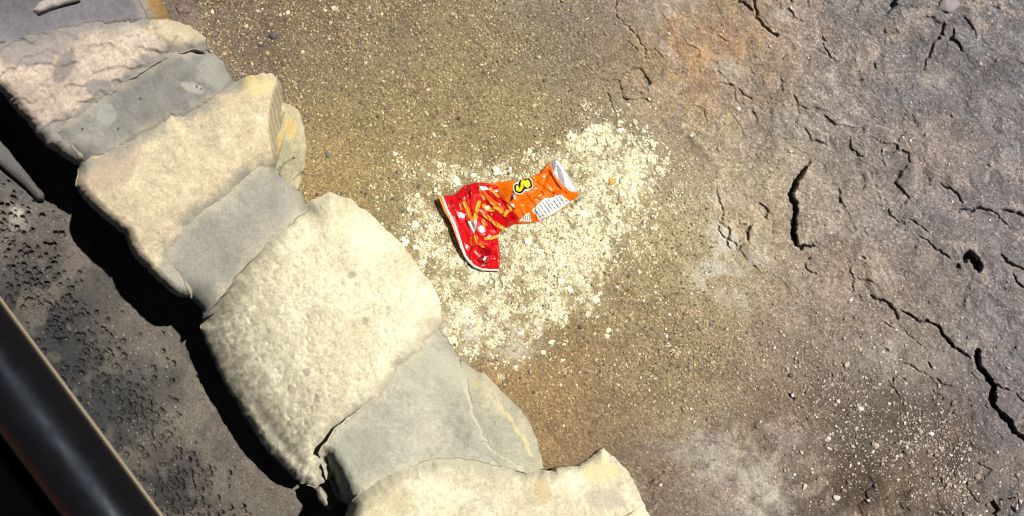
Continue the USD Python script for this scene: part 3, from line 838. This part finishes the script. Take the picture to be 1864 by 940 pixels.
c = scatter(15000, gravel_density, (360, 1420, -40, 900))
sz = np.exp(rng.normal(math.log(0.0026), 0.38, len(c))).clip(0.0012, 0.0075)
gm, gc = blobs(*c.T, sz, pick(len(c), [(178, 156, 112), (196, 176, 134), (160, 138, 98), (140, 120, 90), (120, 104, 84), (172, 150, 108), (210, 196, 160), (104, 92, 80), (150, 124, 80), (162, 140, 98)]))
tag(obj('gravel', gm, 'grain_stone', smooth=False, col=gc), 'fine tan and grey gravel covering the sandy floor', 'gravel', kind='stuff')


def grit_density(u, v):
    t = np.exp(-(((u - 1560 - (v - 680) * 0.95) / 85) ** 2)) * sstep(560, 660, v) * 0.9
    return np.clip(t * sstep(-0.3, 0.3, N(u, v, 60, 63, 3)) + 0.35 * np.exp(-(((u - 1580) / 130) ** 2 + ((v - 790) / 110) ** 2)) + 0.02 + 0.10 * np.exp(-(((u - 1480) / 160) ** 2 + ((v - 640) / 60) ** 2)), 0, 1) * (u > 1180)


c = scatter(5200, grit_density, (1180, 1880, -20, 960))
sz = np.exp(rng.normal(math.log(0.0024), 0.45, len(c))).clip(0.0012, 0.009)
gm, gc = blobs(*c.T, sz, pick(len(c), [(205, 190, 175), (190, 172, 150), (160, 140, 120), (225, 215, 205), (140, 122, 104), (175, 160, 150), (120, 105, 92)]))
tag(obj('pale_grit', gm, 'grain_stone', smooth=False, col=gc), 'pale angular grit strewn over the brown rock at the lower right', 'grit', kind='stuff')

BAG = [(797.5, 359), (809, 356.5), (826, 355.5), (836, 347), (844, 339), (856, 335), (867, 332), (890, 334), (913, 331), (943, 329), (957, 326), (970, 321), (984, 314.5), (997, 298), (1011, 289),
       (1017, 292), (1033, 318), (1049, 343), (1053, 357), (1039, 367), (1025, 380), (1012, 388), (999, 395), (979, 404), (960, 407), (943, 407.5), (936, 408.5), (922, 415), (909, 423), (906, 433),
       (908, 449), (910.5, 469), (908, 494), (893, 494), (877, 493), (862, 487), (852, 478), (844, 467), (837, 452), (831, 436), (822, 410), (816, 398), (808, 385)]
BAGP = Polygon(BAG).buffer(0)


def crumb_density(u, v):
    d = spill(u + 18 * N(u, v, 22, 25, 3) + 46 * N(u, v, 70, 46, 3), v + 18 * N(u, v, 22, 26, 3) + 46 * N(u, v, 70, 47, 3))
    return np.clip(d * 0.85 * (0.12 + 1.2 * sstep(-0.2, 0.3, N(u, v, 16, 27, 4))), 0, 1) + 0.014 * np.exp(-(((u - 990) / 250) ** 2 + ((v - 430) / 200) ** 2))


c = scatter(16000, crumb_density, (640, 1320, 180, 720))
cc_ = c[rng.integers(0, len(c), 1300)]
k_ = rng.integers(0, len(cc_), 8000)
c = np.concatenate([c[:10500], cc_[k_] + rng.normal(0, 3.4, (8000, 2))])
c = c[~shapely.contains_xy(WALL, c[:, 0], c[:, 1])]
c = c[~shapely.contains_xy(BAGP.buffer(1.0), c[:, 0], c[:, 1])]
sz = np.exp(rng.normal(math.log(0.0022), 0.50, len(c)))
sz = (sz * (1 + 0.5 * np.exp(-(((c[:, 0] - 1130) / 90) ** 2 + ((c[:, 1] - 310) / 100) ** 2)))).clip(0.0010, 0.011)
CREAM = [(244, 238, 206), (240, 233, 196), (248, 244, 220), (232, 222, 182), (238, 228, 186), (246, 241, 214), (212, 200, 162), (196, 182, 146)]
gm, gc = blobs(*c.T, sz, pick(len(c), CREAM, 0.06), flat=0.55, rag=0.5, sink=0.35)
tag(obj('spilled_crumbs', gm, 'crumb_corn', smooth=False, col=gc), 'cream coloured small crumbs and powder spilled around the snack bag', 'crumbs', kind='stuff')

# larger crumbs, one object each: little clumps stuck together
def clump(u, v, size, colour, k=6, flat=0.7, rag=0.3):
    a = rng.uniform(0, 6.28, k)
    r = np.sqrt(rng.uniform(0, 1, k)) * size / S * 0.36
    m, c = blobs(u + r * np.cos(a), v + r * np.sin(a), size * rng.uniform(0.4, 0.7, k), np.repeat(colour, k, 0), flat=flat, base=ICO1, rag=rag)
    return m, c


AT = "larger cream crumb "
for u, v, l in ((1168, 289, AT + 'at the upper right rim, in a group of three'), (1155, 322, AT + 'below the group of three, right of the orange crumb'),
                (1197, 308, AT + 'farthest right at the edge of the spill'), (1108, 281, AT + 'above the orange crumb'), (1085, 236, AT + 'topmost in the spill'),
                (1073, 258, AT + 'near the top of the spill, above the foil end'), (736, 440, AT + 'alone beside the largest boulder, farthest left'), (1130, 308, AT + 'above the orange crumb to its right'),
                (1141, 372, AT + 'to the right of the bag, level with its white panel'), (1062, 526, AT + 'at the lower right of the spill'), (1072, 422, AT + 'right of the spill centre, below the white panel'),
                (1085, 548, AT + 'lowest on the right side of the spill'), (1020, 472, AT + 'in the thick of the spill below the orange half'), (960, 440, AT + 'just right of the inner corner of the bag'),
                (918, 512, AT + 'just below the red end of the bag'), (1000, 530, AT + 'in the lower middle of the spill'), (905, 312, AT + 'above the middle of the bag'),
                (830, 330, AT + 'above the left end of the bag'), (792, 346, AT + 'left of the upper corner of the seal'), (756, 410, AT + 'between the largest boulder and the bag'),
                (828, 520, AT + 'left below the red end of the bag, by the boulder'), (848, 566, AT + 'beside the right corner of the largest boulder'), (1110, 395, AT + 'right of the white panel, nearer the rim'),
                (1064, 392, AT + 'just below the right corner of the bag')):
    gm, gc = clump(u, v, rng.uniform(0.010, 0.015), pick(1, CREAM, 0.04))
    tag(obj('large_crumb', gm, 'crumb_corn', smooth=False, col=gc), l, 'crumb', 'larger crumbs around the snack bag')
gm, gc = clump(1115, 331, 0.016, np.array([alb(222, 178, 96)]))
tag(obj('orange_crumb', gm, 'crumb_corn', smooth=False, col=gc), 'single orange yellow crumb among the cream ones right of the foil end', 'crumb')


def pebble(name, u, v, size, colour, label, group=None, flat=0.5, sink=0.35, facet=True):
    b = trimesh.creation.icosphere(subdivisions=2)
    o = rng.uniform(-9, 9, 3)
    w = b.vertices * (0.72 + 0.6 * meshkit.noise(b.vertices * 1.3 + o)[:, None])
    nr = rng.standard_normal((7, 3))                   # broken faces
    nr /= np.linalg.norm(nr, axis=1, keepdims=True)
    for q in nr:
        h = w @ q
        w = w - np.clip(h - 0.62, 0, None)[:, None] * q * 0.9
    w = w * np.array([1.15, 0.85, flat])
    a = rng.uniform(0, 6.28)
    w = w @ np.array([[math.cos(a), -math.sin(a), 0], [math.sin(a), math.cos(a), 0], [0, 0, 1]]) * size / 2
    c = P(u, v, GZ(np.array([u + 0.0]), np.array([v + 0.0]))[0])
    c[2] += size * flat * 0.5 * (1 - 2 * sink)
    col = np.array(alb(*colour)) * (1 + 0.25 * (meshkit.noise(b.vertices * 4 + o)[:, None] - 0.5))
    return tag(obj(name, (w + c, b.faces), 'grain_stone', smooth=40 and True, col=col), label, 'pebble' if size < 0.025 else 'stone', group)


for u, v, s, c, l in ((500, 64, .017, (92, 86, 80), 'largest dark grey pebble, in the brown sand right of the pinkish boulder'), (474, 82, .010, (96, 88, 80), 'dark grey pebble just below left of the largest dark pebble'),
                      (517, 115, .011, (104, 90, 70), 'brownish grey pebble in the sand straight below the largest dark pebble'), (739, 129, .009, (104, 98, 90), 'round grey pebble in the open gravel, just above a reddish brown one'),
                      (757, 167, .010, (122, 88, 58), 'reddish brown pebble in the open gravel, below a round grey one'), (751, 252, .007, (84, 76, 68), 'dark pebble in the gravel above the red half of the bag'),
                      (811, 245, .006, (90, 80, 68), 'small dark pebble in the gravel above the join of the bag\'s red and orange halves'), (688, 212, .006, (80, 72, 62), 'small dark pebble in the gravel midway between the bag and the tan boulder'),
                      (597, 282, .012, (112, 104, 96), 'flat grey pebble on the sand beside the thin layered slab'), (577, 355, .007, (86, 68, 48), 'small dark brown pebble by the top corner of the largest boulder'),
                      (1057, 596, .008, (82, 76, 72), 'dark round pebble on brown sand below the spilled crumbs'), (971, 715, .007, (84, 70, 58), 'dark pebble on smooth brown sand right of the yellow streaked stone'),
                      (1440, 722, .010, (62, 52, 46), 'dark pebble on brown rock, left of the pale grit'), (1615, 639, .009, (64, 58, 54), 'dark pebble above the pale grit, below the long thin crack'),
                      (1645, 685, .008, (66, 60, 56), 'dark pebble among the pale grit, below another dark one')):
    pebble('dark_pebble', u, v, s, c, l, 'dark pebbles on the floor')
for u, v, s, c, l in ((607, 16, .011, (226, 212, 184), 'white angular chip in the gravel at the top edge'), (524, 24, .009, (216, 206, 184), 'white chip above the largest dark pebble'),
                      (387, 21, .007, (222, 206, 180), 'small white chip in brown sand above the pinkish boulder\'s corner'), (1565, 636, .008, (206, 190, 170), 'pale chip in the upper end of the grit'),
                      (1566, 744, .010, (224, 212, 198), 'brightest white chip in the middle of the grit'), (1541, 664, .012, (206, 186, 160), 'tan pale pebble at the upper left of the grit'),
                      (1523, 906, .012, (220, 206, 184), 'white pebble low in the dark brown patch at the lower right'), (1464, 886, .010, (214, 198, 170), 'white pebble at the left of the dark brown patch'),
                      (1593, 810, .013, (188, 170, 146), 'larger tan pebble in the middle of the dark brown patch'), (1505, 800, .009, (196, 178, 150), 'pale pebble at the upper left of the dark brown patch')):
    pebble('white_pebble', u, v, s, c, l, 'whitish pebbles on the floor', flat=0.5, sink=0.3)
pebble('pale_stone', 1731, 9, 0.036, (150, 140, 138), 'flat pale stone beside a dark crack near the top right corner', flat=0.25)
pebble('brown_pebble', 1042, 376, 0.009, (150, 126, 92), 'small brown pebble at the lower edge of the bag\'s white panel')

# ------------------------------------------------------------------ the snack bag
z7 = lambda pts: [(780 + x / 3.917, 270 + y / 3.917) for x, y in pts]
zA = lambda pts: [(790 + x / 9.4, 320 + y / 9.4) for x, y in pts]
zB = lambda pts: [(820 + x / 9.4, 400 + y / 9.4) for x, y in pts]
zC = lambda pts: [(920 + x / 9.4, 280 + y / 9.4) for x, y in pts]
zD = lambda pts: [(920 + x / 11.75, 340 + y / 11.75) for x, y in pts]

bp, bt, bn = fill(BAGP, 0.62)
bu, bv = bp.T
bd = dist_to(BAGP.exterior, bp)
# pillow + crumple: sharp folds between randomly lifted points
brng = np.random.default_rng(21)


def crumple(n, amp, stretch=1.0):
    q = brng.uniform([780, 275], [1070, 510], (n, 2))
    q = np.concatenate([q, [[700, 200], [1150, 200], [1150, 600], [700, 600]]])
    h = np.append(brng.normal(0, amp, n), [0, 0, 0, 0])
    return LinearNDInterpolator(q, h, fill_value=0.0)(bu, bv)


fold = crumple(46, 0.0045) + crumple(150, 0.0030) + crumple(420, 0.0009)
pill = np.sqrt(np.clip(1 - (1 - np.clip(bd / 26, 0, 1)) ** 2, 0, 1))
seal_line = LineString([(797.5, 359), (808, 385), (816, 398), (822, 410), (831, 436), (837, 452), (844, 467), (852, 478), (862, 487), (877, 493), (893, 494), (908, 494)])
dseal = dist_to(seal_line, bp)
foil_end = LineString([(1014, 287), (1033, 318), (1049, 343)])
dfoil = dist_to(foil_end, bp)
lift = 0.0125 * np.exp(-(dseal / 9) ** 2) * sstep(500, 430, bv) + 0.004 * np.exp(-(dseal / 9) ** 2) + 0.007 * np.exp(-(dfoil / 16) ** 2) + 0.0035
ridges = 0
for ln, h, w in (([(936, 408), (900, 380), (868, 333)], 0.006, 5), ([(857, 335), (861, 392)], 0.0035, 3.0), ([(936, 408), (905, 350)], -0.006, 7), ([(822, 355), (846, 372), (862, 420), (870, 452)], -0.005, 6),
                 ([(840, 410), (862, 440), (857, 470)], 0.005, 4), ([(984, 316), (1000, 308), (1024, 346), (1010, 352)], 0.005, 4), ([(1000, 308), (985, 345), (955, 372)], -0.003, 6),
                 ([(970, 330), (1000, 352), (1012, 356)], -0.004, 5), ([(985, 343), (990, 353)], 0.003, 3), ([(909, 423), (893, 402), (866, 385)], 0.005, 4), ([(909, 425), (890, 440), (872, 432)], -0.005, 5),
                 ([(940, 376), (952, 395), (943, 407)], -0.003, 4), ([(850, 350), (838, 362)], 0.003, 3), ([(815, 358), (830, 395), (845, 430)], 0.003, 4), ([(870, 350), (890, 372), (912, 388), (934, 398)], -0.004, 3), ([(880, 336), (893, 356), (920, 366), (938, 380)], 0.004, 3),
                 ([(846, 345), (852, 370), (848, 395), (858, 430)], 0.0035, 2.5), ([(838, 432), (858, 448), (880, 446), (900, 456)], 0.003, 2.5), ([(866, 470), (880, 478), (904, 474)], 0.003, 2.5), ([(894, 440), (900, 465), (906, 488)], -0.003, 3),
                 ([(960, 352), (975, 372), (978, 398)], 0.0025, 3), ([(944, 366), (966, 356), (985, 362)], 0.003, 3), ([(1000, 312), (1012, 336), (1030, 352)], -0.003, 2.5)):
    dd = dist_to(LineString(ln), bp)
    ridges = ridges + h * np.clip(1 - dd / w, 0, 1)
body_h = (0.0080 + 0.004 * N(bu, bv, 60, 301, 2)) * pill
edge_calm = sstep(0, 9, np.minimum(bd, np.minimum(dseal, 99)))
ztop = GZ(bu, bv).mean() + lift + body_h + (fold + ridges) * (0.25 + 0.75 * edge_calm)
ztop = np.maximum(ztop, GZ(bu, bv) + 0.0022)
thick = 0.0005 + np.clip(ztop - GZ(bu, bv) - 0.0018, 0, None) * pill ** 2 * sstep(2, 18, dseal) * sstep(3, 18, dfoil)
zbot = ztop - thick


def inside_poly(pts):
    g = Polygon(pts).buffer(0) if not hasattr(pts, 'area') else pts
    return shapely.contains_xy(g, bu, bv)


RED, ORANGE, WHITE = lin((222, 8, 20)) * 0.74, lin((248, 114, 0)) * 0.74, np.array([0.66, 0.66, 0.62])
bc = np.tile(RED, (len(bu), 1))


def ink(pts, c):
    bc[inside_poly(pts)] = c


ink(z7([(415, 235), (440, 262), (492, 272), (503, 330), (545, 372), (580, 400), (610, 450), (650, 500), (735, 460), (770, 530), (1100, 400), (1100, 250), (850, 60), (640, 190)]), ORANGE)
ink(z7([(735, 460), (780, 525), (640, 545), (652, 505)]), ORANGE)
DRED, MAROON, PUFF, PUFF2, SILVER = lin((120, 8, 14)), lin((70, 14, 12)), lin((246, 140, 30)), lin((232, 96, 20)), np.array([0.58, 0.58, 0.56])
# snack sticks and shapes printed on the red half
for pts, w, c in (([(255, 385), (285, 450), (310, 510)], 13, PUFF), ([(362, 385), (345, 430), (335, 500)], 14, PUFF), ([(420, 490), (465, 530), (540, 575)], 14, PUFF), ([(405, 645), (450, 640), (500, 625)], 11, PUFF),
                  ([(335, 625), (350, 670), (390, 700)], 14, PUFF2), ([(375, 300), (400, 345), (440, 365)], 22, PUFF2), ([(440, 380), (480, 400), (520, 440)], 20, PUFF2), ([(395, 410), (425, 435), (460, 440)], 15, PUFF),
                  ([(545, 480), (560, 450), (590, 440)], 12, PUFF), ([(390, 520), (405, 545)], 16, PUFF2), ([(565, 400), (590, 440)], 9, PUFF), ([(440, 290), (470, 315), (500, 345)], 12, PUFF2), ([(470, 420), (500, 432), (522, 455)], 12, PUFF), ([(385, 450), (398, 480), (420, 500)], 9, PUFF2),
                  ([(460, 520), (475, 545)], 9, PUFF2), ([(300, 640), (312, 690)], 8, PUFF2), ([(225, 400), (235, 440)], 6, PUFF2)):
    l = LineString(z7(pts))
    ink(l.buffer(w / 3.917 + 1.1), DRED)
    ink(l.buffer(w / 3.917), c)
    ink(l.parallel_offset(w / 3.917 * 0.4, 'left').buffer(0.7), lin((255, 190, 80)))
ink(z7([(262, 505), (285, 520), (300, 560), (325, 612), (275, 540)]), MAROON)
ink(z7([(278, 522), (345, 515), (340, 560), (326, 610)]), SILVER)
ink(z7([(300, 522), (322, 520), (328, 575), (318, 570)]), np.array([0.2, 0.2, 0.2]))
ink(z7([(330, 518), (338, 517), (334, 570), (328, 560)]), np.array([0.3, 0.3, 0.29]))
ink(Polygon(z7([(360, 570), (378, 552), (398, 568), (402, 592), (380, 602), (364, 592)])).buffer(1.2), np.array([0.42, 0.41, 0.40]))
ink(LineString(z7([(365, 575), (385, 596)])).buffer(0.8), np.array([0.6, 0.6, 0.58]))
ink(Polygon(z7([(365, 272), (410, 275), (425, 295), (362, 300)])).buffer(0.6), WHITE)
ink(z7([(405, 415), (432, 408), (440, 430), (412, 440)]), WHITE)
ink(z7([(540, 520), (560, 500), (640, 515), (600, 548), (555, 560)]), RED)
for gx, gy, gw in ((478, 300, 15), (500, 395, 10), (520, 560, 9), (300, 320, 8), (445, 470, 8), (262, 470, 7)):      # pale crease glints inked into the print colour
    ink(z7([(gx, gy), (gx + gw, gy - gw * .5), (gx + gw * 1.3, gy + gw * .7), (gx + gw * .3, gy + gw)]), SILVER)
ink(z7([(585, 395), (612, 398), (612, 422), (588, 415)]), WHITE * 0.9)
ink(z7([(578, 385), (600, 300), (625, 265), (640, 290), (615, 330), (600, 370)]), MAROON)
# the letter at the end of the name
letter = LineString(zC([(205, 570), (212, 615), (248, 625), (285, 575), (285, 510), (300, 470), (325, 490), (345, 540), (375, 560), (402, 545), (396, 500), (372, 470)])).buffer(2.6)
ink(letter.buffer(5.4).simplify(0.5), WHITE)
ink(zC([(480, 370), (530, 460), (535, 520), (500, 540), (500, 440)]), lin((214, 170, 40)))
ink(letter.buffer(3.6).simplify(0.3), lin((24, 12, 6)))
ink(letter, lin((255, 226, 30)))
ink(LineString(zC([(222, 520), (235, 570)])).buffer(1.0), lin((24, 12, 6)))
# white panels of small print
panel = Polygon(zD([(560, 510), (640, 440), (760, 320), (840, 250), (1030, 235), (1080, 180), (1200, 190), (1300, 250), (1395, 320), (1290, 400), (1150, 510), (1000, 600), (860, 670), (720, 720), (690, 650), (620, 580)]))
ink(panel, WHITE)
for k in range(11):
    a = np.array([600 + k * 62, 455 - k * 42 + (18 if k > 4 else 0)])
    dvec = np.array([165, 225])
    s0 = 0.03
    while s0 < 0.98:
        s1 = s0 + brng.uniform(0.05, 0.3)
        seg = LineString(zD([tuple(a + dvec * s0), tuple(a + dvec * min(s1, 1.0))])).buffer(0.85 if k % 3 else 1.2, cap_style=2)
        ink(seg.intersection(panel.buffer(-2.2)), lin((105, 105, 112)) if k % 2 else lin((80, 80, 88)))
        s0 = s1 + brng.uniform(0.02, 0.06)
tri_panel = Polygon(zD([(290, 735), (380, 640), (510, 545), (530, 600), (562, 752)]))
ink(tri_panel, np.array([0.62, 0.60, 0.52]))
for k in range(5):
    ink(LineString(zD([(330 + k * 45, 735), (352 + k * 42, 640 - k * 8)])).buffer(0.7, cap_style=2).intersection(tri_panel.buffer(-1.5)), lin((120, 116, 104)))
# dark red small print along the seal and the boxed stamp
for path, k, w in (([(280, 420), (330, 560), (385, 690), (405, 770)], 17, 2.0), ([(560, 205), (600, 290), (615, 380)], 9, 1.7)):
    l = LineString(zA(path))
    for q in range(k):
        c0 = np.array(l.interpolate((q + 0.5) / k, normalized=True).coords[0])
        tng = np.array(l.interpolate(min((q + 0.9) / k, 1), normalized=True).coords[0]) - c0
        nrm = np.array([-tng[1], tng[0]]) / (np.hypot(*tng) + 1e-9)
        ink(LineString([c0 - nrm * w, c0 + nrm * w * brng.uniform(0.4, 1)]).buffer(0.7), lin((96, 4, 12)))
        ink(LineString([c0 - nrm * w, c0 - nrm * w + tng * 0.9]).buffer(0.6), lin((96, 4, 12)))
stamp = lambda x, y: (820 + (480 + x * 150 + (1 - y) * 50 * 1.2) / 9.4, 400 + (480 + x * 55 + y * 290) / 9.4)
for ln in ([(0.05, 0), (1.05, 0.05), (0.95, .95), (-.1, .9), (0.05, 0)],
           [(.2, .3), (.2, .08), (.45, .08), (.45, .28)], [(.55, .3), (.58, .08), (.85, .1), (.82, .3), (.6, .3)], [(.6, .2), (.8, .2)],
           [(.12, .62), (.15, .4), (.4, .62), (.45, .4)], [(.52, .4), (.65, .62), (.85, .42)],
           [(.08, .84), (.1, .7), (.35, .7), (.33, .86)], [(.45, .72), (.45, .86), (.8, .86), (.8, .72)]):
    ink(LineString([stamp(*q) for q in ln]).buffer(0.8), lin((74, 4, 10)))
# seal: an orange rim and a white stripe along the left end
bc[(dseal < 6.2) & (bv < 452)] = lin((240, 124, 20)) * 0.85
stripe = np.interp(bv, [355, 440, 470, 500], [7.6, 5.2, 2.6, 1.6])
bc[np.abs(dseal - stripe) < np.interp(bv, [355, 400, 470, 500], [1.7, 1.8, 2.3, 1.5])] = WHITE
bc[(dseal < stripe - 1.8) & (bv >= 452)] = lin((200, 30, 24))
bc *= (1 + 0.05 * N(bu, bv, 18, 302, 3))[:, None]

top_pts, bot_pts = P(bu, bv, ztop), P(bu, bv, zbot)
cen = bp[bt].mean(1)
is_seal = (dseal[bt].mean(1) < 9.3) & (cen[:, 0] < 907)
foil_poly = Polygon(z7([(858, 105), (905, 60), (930, 80), (1075, 300), (1050, 318), (1010, 305), (960, 270), (915, 205), (880, 150)]))
is_foil = shapely.contains_xy(foil_poly, cen[:, 0], cen[:, 1])
fs = LineString(z7([(880, 112), (950, 215), (1040, 315)]))
c0 = np.array([920, 400])
bag_at = np.append(P(920, 400, 0)[:2], float(GZ(np.array([920.]), np.array([400.]))[0]))
bag = thing('snack_bag', bag_at, 'crumpled red and orange snack bag, torn open at its foil end, on the sand', 'snack bag')


def bag_part(name, sel, material, label=None):
    """A patch of the film: its upper side, its underside and the edge between them."""
    f = bt[sel]
    keep, inv = np.unique(f, return_inverse=True)
    f = inv.reshape(-1, 3)
    nk = len(keep)
    e = np.concatenate([f[:, [0, 1]], f[:, [1, 2]], f[:, [2, 0]]])
    key = {tuple(x) for x in e.tolist()}
    rim = np.array([x for x in e.tolist() if (x[1], x[0]) not in key])
    sides = np.concatenate([np.stack([rim[:, 1], rim[:, 0], rim[:, 0] + nk], 1), np.stack([rim[:, 1], rim[:, 0] + nk, rim[:, 1] + nk], 1)])
    v = np.concatenate([top_pts[keep], bot_pts[keep]]) - bag_at
    ff = np.concatenate([f, f[:, ::-1] + nk, sides])
    return tag(obj(name, (v, ff), material, bag, smooth=50 and False, col=np.concatenate([bc[keep], bc[keep]])), label)


bag_part('printed_film', ~is_seal & ~is_foil, 'printed_film')
bag_part('bottom_seal', is_seal, 'printed_film', 'lifted sealed end with an orange rim and a white stripe')
bag_part('foil_lining', is_foil, 'silver_foil', 'torn open end showing the silver foil inside')

# ------------------------------------------------------------------ handrail and added black slab in the lower left corner
RZ, RR = 1.20, 0.0200
a, b = P(0, 548, RZ), P(292, 940, RZ)
d = (b - a) / np.linalg.norm(b - a)
nrm = np.array([-d[1], d[0], 0])                     # towards the upper right
if nrm[0] < 0:
    nrm = -nrm
mid = (a + b) / 2 - nrm * RR * 1.01 - np.array([0, 0, 0.0])
railing = thing('handrail', (float(mid[0]), float(mid[1]), -0.23), 'glossy black round handrail crossing the lower left corner, out of focus', 'handrail')
nseg, nl = 144, 60
th = np.linspace(0, 2 * np.pi, nseg, endpoint=False)
L = np.linspace(-1.6, 1.6, nl)
up = np.array([0, 0, 1.0])
ring = RR * (np.cos(th)[:, None] * nrm + np.sin(th)[:, None] * up)
tv = (np.array([0, 0, RZ + 0.23]) + L[:, None, None] * d + ring[None]).reshape(-1, 3)
I = np.arange(nl * nseg).reshape(nl, nseg)
J = np.roll(I, -1, 1)
tf = np.concatenate([np.stack([I[:-1], I[1:], J[1:]], -1).reshape(-1, 3), np.stack([I[:-1], J[1:], J[:-1]], -1).reshape(-1, 3)])
ends = np.array([len(tv), len(tv) + 1])
tv = np.concatenate([tv, [np.array([0, 0, RZ + 0.23]) + L[0] * d, np.array([0, 0, RZ + 0.23]) + L[-1] * d]])
tf = np.concatenate([tf, np.stack([J[0], I[0], np.full(nseg, ends[0])], 1), np.stack([I[-1], J[-1], np.full(nseg, ends[1])], 1)])
tm = trimesh.Trimesh(tv, tf, process=False)
if tm.volume < 0:
    tf = tf[:, ::-1]
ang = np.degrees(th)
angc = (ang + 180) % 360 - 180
painted_reflection = np.exp(-((angc - 131) / 13) ** 2)  # brown reflection on the far flank, painted into the rail colour
painted_edge_highlight = np.exp(-((angc + 12) / 8.0) ** 2)  # yellowish highlight along the right edge, painted into the rail colour
tc = np.array([0.005, 0.005, 0.006])[None] * (1 - painted_reflection[:, None]) + np.array(alb(84, 52, 44))[None] * 0.3 * painted_reflection[:, None]
tc = tc * (1 - painted_edge_highlight[:, None]) + np.array([0.80, 0.68, 0.46])[None] * painted_edge_highlight[:, None]
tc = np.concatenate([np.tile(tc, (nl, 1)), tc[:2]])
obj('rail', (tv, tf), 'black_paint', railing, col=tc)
for sgn in (-1.35, 1.35):
    c = trimesh.creation.cylinder(radius=0.021, height=RZ + 0.20, sections=24)
    c.apply_translation(np.array([*(sgn * d[:2]), (RZ + 0.20) / 2]))
    fl = trimesh.creation.cylinder(radius=0.05, height=0.012, sections=24)
    fl.apply_translation(np.array([*(sgn * d[:2]), 0.012]))
    pp = obj('post', c, 'black_paint', railing, smooth=40, col=None)
    obj('base_plate', fl, 'black_paint', str(pp.GetPath()), smooth=40, col=None)
shade_slab = trimesh.creation.box((3.6, 1.2, 0.10))  # added slab, black so the corner behind the rail stays unlit
M = np.eye(4)
M[:3, 0], M[:3, 1], M[:3, 2] = d, nrm, [0, 0, 1]
e0 = P(95, 945, -0.03)
e0 = P(0, 712, -0.03)
M[:3, 3] = np.array([*(e0[:2] - nrm[:2] * 0.60 + d[:2] * 0.3), -0.10])
shade_slab.apply_transform(M)
tag(obj('added_shade_slab', shade_slab, 'shade_black', smooth=False), 'added black slab standing for the unlit bottom left corner behind the handrail', 'added_shade_slab', kind='structure')
